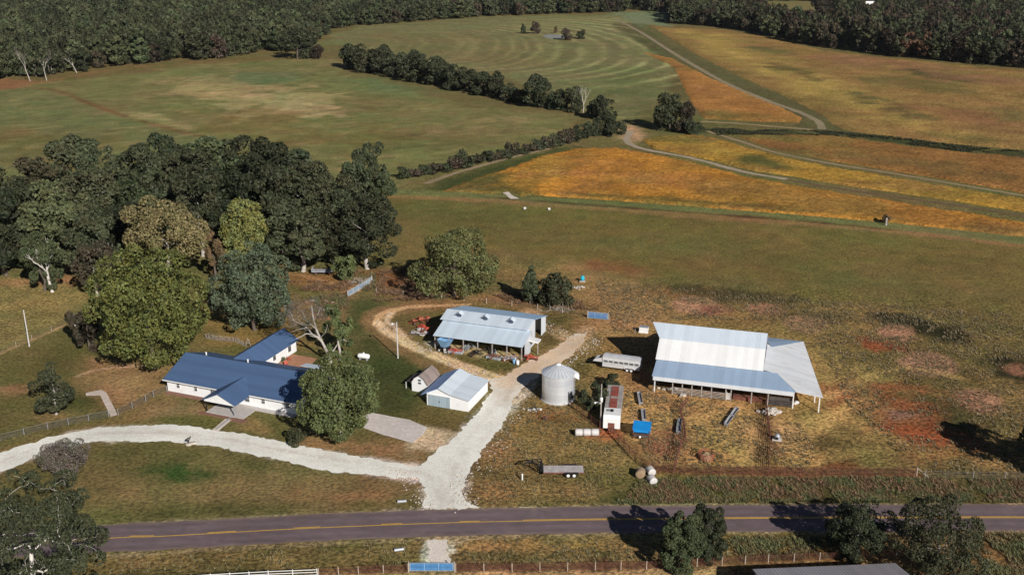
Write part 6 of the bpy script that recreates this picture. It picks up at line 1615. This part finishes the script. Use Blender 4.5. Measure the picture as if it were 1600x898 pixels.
# backyard lattice fence
T = thing('ruined_fence', 'broken grey picket fence behind the house', 'fence', G(322, 528)); o = G(322, 528)
mb = MB(); rr = random.Random(4)
pts = gp([(322,528),(340,532),(368,534),(384,541)])
for a, b in zip(pts[:-1], pts[1:]):
    n = int((b - a).length / .28)
    for i in range(n):
        p = a.lerp(b, i / n) - o; t = Vector((rr.uniform(-.2, .2), rr.uniform(-.1, .1), rr.uniform(.7, 1.3)))
        mb.tube(p, p + t, .045, .04, 4)
    mb.tube(a - o + Vector((0, 0, .4)), b - o + Vector((0, 0, .45)), .04, .04, 4); mb.tube(a - o + Vector((0, 0, .95)), b - o + Vector((0, 0, .9)), .04, .04, 4)
mb.build('pickets', M['grey_wood'], T)
T = thing('trellis', 'leaning grey timber frame at the corner of the rear wing', 'trellis', G(384, 542))
mb = MB(); mb.tube((0, 0, 0), (.5, 0, 1.9), .06, .06, 5).tube((1.1, 0, 0), (.5, 0, 1.9), .06, .06, 5).tube((.25, 0, .8), (.85, 0, .8), .05, .05, 5).tube((.9, .4, 0), (.6, .2, 1.5), .06, .06, 5); mb.build('timbers', M['grey_wood'], T)

# machinery and clutter -------------------------------------------------
# grain cart
a, b = G(684, 549), G(698, 553)
T = thing('grain_cart', 'pale blue gravity wagon at the left end of the machine shed', 'wagon', a, math.atan2(b.y - a.y, b.x - a.x))
mb = MB()
vs = [(-.1, -.1, 2.6), (2.5, -.1, 2.6), (2.5, 2.0, 2.6), (-.1, 2.0, 2.6), (.7, .2, 1.1), (1.7, .2, 1.1), (1.7, 1.6, 1.1), (.7, 1.6, 1.1), (.1, .05, 2.45), (2.3, .05, 2.45), (2.3, 1.85, 2.45), (.1, 1.85, 2.45)]
mb.add(vs, [(0, 1, 5, 4), (1, 2, 6, 5), (2, 3, 7, 6), (3, 0, 4, 7), (4, 5, 6, 7), (0, 8, 9, 1), (1, 9, 10, 2), (2, 10, 11, 3), (3, 11, 8, 0)]); mb.build('hopper', M['cart_blue'], T)
mb = MB(); mb.add([(.1, .05, 2.42), (2.3, .05, 2.42), (2.3, 1.85, 2.42), (.1, 1.85, 2.42), (1.2, .95, 2.0)], [(0, 1, 4), (1, 2, 4), (2, 3, 4), (3, 0, 4)]); mb.build('hopper_floor', M['cart_blue'], T)
mb = MB(); mb.b2((.2, .3, .55), (2.2, .42, .7)).b2((.2, 1.4, .55), (2.2, 1.52, .7)).b2((.4, .2, .55), (.52, 1.6, 1.2)).b2((1.9, .2, .55), (2.02, 1.6, 1.2)).tube((.2, .9, .6), (-1.3, .9, .45), .06, .06, 6); mb.build('running_gear', M['dark_metal'], T)
for x in (.35, 2.05):
    for y in (.1, 1.75): wheel(T, x, y, .36, .22)
# implements in front of the shed
def implement(px, py, an, label, body, kind, seed):
    T = thing('farm_implement', label, 'implement', G(px, py), an)
    r = random.Random(seed); mb = MB()
    mb.b2((-1.4, -.07, .62), (1.4, .07, .76)).b2((-1.3, .75, .62), (1.3, .87, .76)).b2((-.08, -1.5, .6), (.08, .75, .72))
    for x in (-1.2, -.4, .4, 1.2): mb.b2((x - .05, .07, .6), (x + .05, .75, .7))
    mb.tube((0, -1.4, .65), (0, -.2, 1.35), .05, .05, 6).tube((-.6, 0, .7), (0, 0, 1.4), .05, .05, 6).tube((.6, 0, .7), (0, 0, 1.4), .05, .05, 6); mb.build('frame', body, T)
    mb = MB()
    if kind == 'disc':
        for i in range(9):
            x = -1.3 + i * .325
            for y in (0, .8): mb.tube((x - .03, y + .03, .32), (x + .03, y - .03, .32), .32, .28, 12)
        mb.build('discs', M['grey_steel'], T)
    elif kind == 'rake':
        for i in range(4):
            x = -1.2 + i * .8
            for q in range(10):
                t = 2 * math.pi * q / 10; mb.tube((x, .2 + i * .12, .5), (x + math.cos(t) * .55, .2 + i * .12 + math.cos(t) * .3, .55 + math.sin(t) * .5), .02, .02, 4)
        mb.build('rake_wheels', M['red'], T)
    else:
        for i in range(7):
            x = -1.3 + i * .43; mb.path([(x, .4, .65), (x, .7, .45), (x, .4, .02)], .04, 5)
        mb.build('tines', M['rust'], T)
    for x in (-1.1, 1.1): wheel(T, x, .4, .3, .18, seed % 2 == 0)
    return T
def su(u, v):
    c, s = math.cos(R_(-19.3)), math.sin(R_(-19.3)); return Vector((mx_.x + u * c - v * s, mx_.y + u * s + v * c, 0))
def put(o, u, v): o.location = su(u, v)
put(implement(0, 600, R_(-15), 'low red-framed implement lying in front of the shed, right of the blue wagon', M['red'], 'disc', 2), 5.0, -2.4)
put(implement(0, 600, R_(60), 'dark steel cultivator parked by the third post of the machine shed', M['dark_metal'], 'tine', 3), 9.3, -1.8)
put(implement(0, 600, R_(-25), 'long rusty implement with pale wheels near the right front of the shed', M['rust'], 'disc', 4), 13.0, -2.6)
put(implement(0, 600, R_(20), 'grey hay tool with round tines crowding the right corner of the shed', M['grey_steel'], 'rake', 6), 16.4, -2.3)
put(implement(0, 600, R_(-30), 'small red implement outside the right end of the machine shed', M['red'], 'tine', 5), 19.8, -.6)
put(implement(0, 600, R_(-80), 'dark harrow half under the roof in the middle of the machine shed', M['dark_metal'], 'disc', 7), 11.2, .6)
put(implement(0, 600, R_(70), 'grey disc under the roof by the left posts of the machine shed', M['grey_steel'], 'disc', 8), 6.6, .8)
# barrels by the shed corner
for i, (u, v, mt, lab) in enumerate(((18.2, -3.4, 'white_paint', 'white drum at the right front corner of the machine shed'), (17.4, -3.1, 'cart_blue', 'blue drum at the right front corner of the machine shed'), (2.9, -2.6, 'scrap', 'pale drum beside the blue wagon'))):
    T = thing('drum', lab, 'drum', su(u, v)); mb = MB(); mb.lathe([(.02, 0), (.3, 0), (.3, .3), (.315, .32), (.3, .34), (.3, .62), (.315, .64), (.3, .66), (.3, .92), (.26, .93), (.02, .9)], n=16); mb.build('shell', M[mt], T)
# tractor-like orange machine left of the shed
T = thing('hay_tedder', 'tangled orange hay machine standing left of the machine shed', 'implement', G(657, 505), R_(30))
mb = MB(); rr = random.Random(8)
mb.b2((-1.8, -.1, .8), (1.8, .1, .95)).b2((-.1, -1.6, .7), (.1, 1.4, .85)).b2((-.5, -.5, .95), (.5, .4, 1.5)).b2((-1.9, -.4, .9), (-1.2, .4, 1.2)).b2((1.2, -.5, .9), (2.0, .3, 1.3)); mb.build('frame', M['orange'], T)
mb = MB()
for cx_ in (-1.6, 0, 1.6):
    for q in range(8):
        t = 2 * math.pi * q / 8 + cx_; mb.tube((cx_, .6, .6), (cx_ + math.cos(t) * .85, .6 + math.sin(t) * .85, .25), .03, .03, 4); mb.tube((cx_ + math.cos(t) * .85, .6 + math.sin(t) * .85, .25), (cx_ + math.cos(t) * .9, .6 + math.sin(t) * .9, .0), .02, .02, 4)
mb.build('rotors', M['red'], T)
for x in (-1.5, 1.5): wheel(T, x, -.4, .34, .2, False)
T = thing('red_mower', 'rusty red mower between the orange hay machine and the scrap heap', 'implement', G(661, 514), R_(-40))
mb = MB(); mb.b2((-1.2, -.5, .25), (1.2, .5, .6)).b2((-.5, -.3, .6), (.4, .3, 1.0)).tube((0, -.4, .5), (.2, -2.0, .5), .06, .06, 6); mb.build('deck', M['red'], T)
for x in (-.9, .9): wheel(T, x, .6, .28, .16, False)
# scrap pile on a rack
T = thing('scrap_heap', 'heap of pale scrap metal and boards left of the machine shed', 'scrap heap', G(657, 521), R_(-8))
mb = MB(); rr = random.Random(12)
for i in range(60):
    p = Vector((rr.gauss(0, 1.15), rr.gauss(0, .55), 0)); z = max(.08, .95 * math.exp(-(p.x / 1.5) ** 2 - (p.y / .8) ** 2) * rr.uniform(.3, 1.1))
    Mx = Matrix.Translation((p.x, p.y, z)) @ Matrix.Rotation(rr.uniform(0, 3.1), 4, 'Z') @ Matrix.Rotation(rr.uniform(-.6, .6), 4, 'Y')
    mb.box((0, 0, 0), (rr.uniform(.3, 1.5), rr.uniform(.08, .5), rr.uniform(.03, .25)), 0, rr.choice((0, 0, 0, 1, 2)), Mx)
mb.build('scrap', [M['scrap'], M['grey_wood'], M['rust']], T)
mb = MB(); mb.b2((-2.2, -1.0, .02), (2.2, -.88, .3)); mb.build('timber', M['dark_wood'], T)
# pallet flat by the shed corner
# red garden chairs
def chair(p, rz, label):
    T = thing('garden_chair', label, 'chair', p, rz, 'red patio chairs')
    MB().b2((-.3, -.3, .36), (.3, .3, .42)).build('seat', M['red'], T)
    mb = MB(); mb.prism([(.24, .40), (.32, .40), (.52, 1.0), (.45, 1.0)], 'x', -.3, .3); fix_normals(mb.build('backrest', M['red'], T))
    for x in (-.27, .27):
        MB().b2((x - .04, -.32, .6), (x + .04, .34, .64)).build('armrest', M['red'], T)
        for y in (-.27, .27): MB().b2((x - .03, y - .03, 0), (x + .03, y + .03, .6 if y < 0 else .36)).build('leg', M['red'], T)
chair(G(452, 563), R_(120), 'far one of two red chairs on the brick patio'); chair(G(447, 573), R_(10), 'near one of two red chairs on the brick patio')
T = thing('potted_plant', 'green potted plant beside the red chairs on the patio', 'plant', G(443, 566))
mb = MB(); mb.lathe([(.02, 0), (.2, 0), (.27, .4), (.02, .38)], n=14); mb.build('pot', M['mulch'], T)
V, F, lv, C = crown_mesh(np.random.default_rng(3), 1.1, .5, 260, .12, K=9, bottom=.35, clump=.5)
o = bpy.data.objects.new('foliage', np_mesh('foliage', V, F, [LF['yard']], attrs={'lv': ('FACE', 'FLOAT', lv)})); COL.objects.link(o); o.parent = T
# mailbox planter by the drive
T = thing('yard_ornament', 'small black metal ornament on a pale stone base at the edge of the white drive', 'ornament', G(295, 694), R_(20))
mb = MB(); mb.lathe([(.02, .0), (.55, .0), (.5, .28), (.02, .30)], n=12, smooth=False); mb.lathe([(.02, .0), (.42, .0), (.36, .26), (.02, .28)], (.75, .1, 0), 10, 0, False); mb.build('stone_base', M['stone'], T)
mb = MB(); mb.b2((-.08, -.08, .28), (.08, .08, .8)); mb.path([(-.35, 0, .75), (-.1, 0, 1.05), (.25, 0, 1.15), (.4, 0, 1.35)], .1, 8); mb.path([(-.3, 0, .75), (.1, 0, .72), (.3, 0, 1.0)], .06, 6); mb.build('figure', M['dark_metal'], T)
# white marker post, field post
T = thing('marker_post', 'short white marker post in front of the flatbed trailer', 'post', G(816, 750)); mb = MB(); mb.tube((0, 0, 0), (0, 0, 1.0), .12, .12, 10).lathe([(.14, 1.0), (.14, 1.08), (.02, 1.13)], n=10); mb.build('tube', M['white_paint'], T)
T = thing('gate_post', 'lone thick grey post at the edge of the soybean field', 'post', G(1384, 352)); mb = MB(); mb.tube((0, 0, 0), (0, 0, 2.0), .35, .3, 8).tube((0, 0, 2.0), (0, 0, 2.2), .3, .1, 8); mb.build('timber', M['grey_wood'], T)
px_tree('dry_bush', 'rusty dry bush beside the lone post at the soybean field edge', 'shrub', 1384, 349, 333, 15, 'rust', n=260, leaf=.5, K=10, bottom=.0, clump=.5, seed=141, gap=.2)
# culvert pipes
def culvert(px, py, an, label):
    T = thing('culvert_pipe', label, 'pipe', G(px, py), an); mb = MB(); n = 16
    for r_, s_ in ((.22, 1), (.19, -1)):
        vs = [(x, r_ * math.cos(2 * math.pi * i / n), .2 + r_ * math.sin(2 * math.pi * i / n)) for x in (0, 1.3) for i in range(n)]
        mb.add(vs, [((i, (i + 1) % n, n + (i + 1) % n, n + i) if s_ > 0 else (i, n + i, n + (i + 1) % n, (i + 1) % n)) for i in range(n)], 0, True)
    mb.build('pipe', M['grey_steel'], T)
culvert(621, 785, R_(8), 'grey culvert pipe end in the ditch north of the road'); culvert(616, 861, R_(14), 'pale culvert pipe end in the ditch south of the road')
# turquoise drum on rocks, brush pile, rocks
T = thing('water_drum', 'turquoise plastic drum behind the shrubs in the pasture', 'drum', G(910, 440)); mb = MB(); mb.lathe([(.02, .35), (.42, .35), (.48, .5), (.48, 1.2), (.4, 1.35), (.15, 1.5), (.02, 1.5)], n=16); mb.build('shell', M['teal'], T)
mb = MB(); mb.b2((-.7, -.4, 0), (.7, .5, .34)); mb.build('stand', M['grey_wood'], T)
def heap(name, label, cat, px, py, rx, ry, n, size, mat, seed, z=.5, mats=None, flat=.6):
    T = thing(name, label, cat, G(px, py)); rr = random.Random(seed); mb = MB()
    for i in range(n):
        x, y = rr.gauss(0, rx * .5), rr.gauss(0, ry * .5); s = size * rr.uniform(.5, 1.3)
        zz = max(s * .25, z * math.exp(-(x / rx) ** 2 - (y / ry) ** 2) * rr.uniform(.4, 1.0))
        rows = []
        for k in range(5):
            ph = math.pi * k / 4
            rows += [(s * math.sin(ph) * math.cos(t) * rr.uniform(.8, 1.15) + x, s * math.sin(ph) * math.sin(t) * rr.uniform(.8, 1.15) + y, zz - s * flat * math.cos(ph)) for t in [2 * math.pi * q / 7 for q in range(7)]]
        mb.add(rows, [(k * 7 + q, k * 7 + (q + 1) % 7, (k + 1) * 7 + (q + 1) % 7, (k + 1) * 7 + q) for k in range(4) for q in range(7)], rr.randrange(len(mats)) if mats else 0)
    mb.build('pieces', mats or mat, T)
    return T
def brush(name, label, px, py, rx, ry, n, mat, seed, z=1.2, L=1.6):
    T = thing(name, label, 'brush pile', G(px, py)); rr = random.Random(seed); mb = MB()
    for i in range(n):
        x, y = rr.gauss(0, rx * .5), rr.gauss(0, ry * .5); zz = max(.05, z * math.exp(-(x / rx) ** 2 - (y / ry) ** 2) * rr.uniform(.2, 1))
        d = Vector((rr.gauss(0, 1), rr.gauss(0, 1), rr.gauss(.2, .4))).normalized() * L * rr.uniform(.4, 1)
        e = Vector((x, y, zz)) + d; e.z = max(.03, e.z)
        mb.tube((x, y, zz), e, .05, .02, 4, caps=False)
    mb.build('branches', mat, T); return T
brush('brush_pile', 'pale heap of cut branches behind the white gate', 563, 444, 2.2, 1.6, 130, M['post_wood'], 3, 1.4)
brush('brush_pile', 'low tangle of pinkish cut branches behind the machine shed', 872, 485, 3.5, 1.2, 90, M['post_wood'], 4, .6)
heap('rock_pile', 'small pile of rocks below the turquoise drum', 'rock pile', 906, 450, 1.5, 1.0, 24, .28, M['stone'], 5, .4)
heap('rock_pile', 'pale heap of rubble in front of the right half of the barn', 'rubble pile', 1204, 645, 1.5, 1.1, 34, .42, M['stone'], 6, .9)
heap('rock_pile', 'low scatter of pale chunks along the barn front by the first posts', 'rubble pile', 1043, 609, 2.4, .5, 26, .3, M['stone'], 7, .35)
heap('rock_pile', 'pale blocks at the foot of the barn pens', 'rubble pile', 1066, 618, .7, .4, 7, .4, M['stone'], 8, .4)
heap('rock_pile', 'white chunks beside the right corner post of the barn', 'rubble pile', 1243, 632, .6, .5, 8, .36, M['wrap'], 9, .5)
heap('debris_pile', 'dark debris on the grass in front of the grain bin', 'debris', 836, 640, 1.1, .5, 20, .28, M['grey_wood'], 10, .3, [M['grey_wood'], M['dark_metal'], M['scrap']])
heap('debris_pile', 'small dark rusty lump on the grass below the grain bin', 'debris', 853, 655, .4, .3, 6, .3, M['rust'], 11, .4, [M['rust'], M['dark_metal']])
heap('debris_pile', 'red-brown clutter behind the house among the weeds', 'debris', 495, 472, 3.2, .6, 40, .35, M['rust'], 12, .4, [M['rust'], M['grey_wood'], M['scrap'], M['mulch']])
heap('debris_pile', 'pale junk lying under the weeds right of the backyard tree', 'debris', 512, 484, 1.2, .7, 14, .42, M['scrap'], 13, .5, [M['scrap'], M['wrap']])
# mineral feeder with dark opening on the bare patch
T = thing('mineral_feeder', 'small pale mineral feeder on the bare patch right of the corral', 'feeder', G(1214, 687), R_(-15))
mb = MB(); mb.b2((-.75, -.5, 0), (.75, .5, .25)); mb.build('base', M['stone'], T)
mb = MB(); mb.lathe([(.5, .25), (.46, .8), (.3, 1.05), (.05, 1.12)], n=16); mb.build('hood', M['grey_steel'], T)
mb = MB(); mb.b2((-.3, -.52, .3), (.2, -.42, .7)); mb.build('opening', M['dark_metal'], T)
# ring hay feeder
T = thing('hay_ring', 'red round hay feeder full of straw in the corral', 'feeder', G(1103, 716))
mb = MB(); n = 20
for z in (.1, .45, .8, 1.1):
    mb.path([(1.2 * math.cos(2 * math.pi * i / n), 1.2 * math.sin(2 * math.pi * i / n), z) for i in range(n + 1)], .05, 5)
for i in range(n): mb.tube((1.2 * math.cos(2 * math.pi * i / n), 1.2 * math.sin(2 * math.pi * i / n), 0), (1.2 * math.cos(2 * math.pi * i / n), 1.2 * math.sin(2 * math.pi * i / n), 1.1), .035, .035, 4)
mb.build('ring', M['orange'], T)
mb = MB(); rows = []; rr = random.Random(3)
for k, (r_, z) in enumerate(((1.12, .02), (1.05, .45), (.7, .75), (.3, .85), (.02, .9))): rows += [(r_ * math.cos(2 * math.pi * q / 12) * rr.uniform(.85, 1.05), r_ * math.sin(2 * math.pi * q / 12) * rr.uniform(.85, 1.05), z * rr.uniform(.8, 1.15)) for q in range(12)]
mb.add(rows, [(k * 12 + q, k * 12 + (q + 1) % 12, (k + 1) * 12 + (q + 1) % 12, (k + 1) * 12 + q) for k in range(4) for q in range(12)]); mb.build('hay', M['hay'], T)
# old wagon at the grove edge
a, b = G(487, 430), G(510, 430)
T = thing('hay_wagon', 'low grey wagon parked at the edge of the dark grove', 'wagon', a, math.atan2(b.y - a.y, b.x - a.x))
mb = MB(); mb.b2((0, 0, .75), (5.2, 2.1, .9)).b2((0, 0, .901), (.1, 2.1, 1.7)); mb.build('bed', plain('grey_blue_wagon', (.38, .39, .42), .7, 0, .3, 1.5), T)
mb = MB(); mb.b2((.2, .5, .5), (5.0, .65, .74)).b2((.2, 1.45, .5), (5.0, 1.6, .74)).tube((5.2, 1.05, .6), (7.0, 1.05, .4), .07, .06, 6); mb.build('chassis', M['dark_metal'], T)
for x in (1.0, 4.1):
    for y in (.1, 2.0): wheel(T, x, y, .36, .22, False)
T = thing('storage_box', 'small white box with a grey lid standing off the back left corner of the barn', 'box', G(1006, 519), R_(-16)); mb = MB(); mb.b2((-.9, -.5, .3), (.9, .6, 1.2)); mb.b2((-1.0, -.6, .02), (1.0, -.5, .3)); mb.build('body', M['white_paint'], T)
mb = MB(); mb.b2((-.92, -.52, 1.2), (.92, .62, 1.28)); mb.build('lid', M['grey_steel'], T)
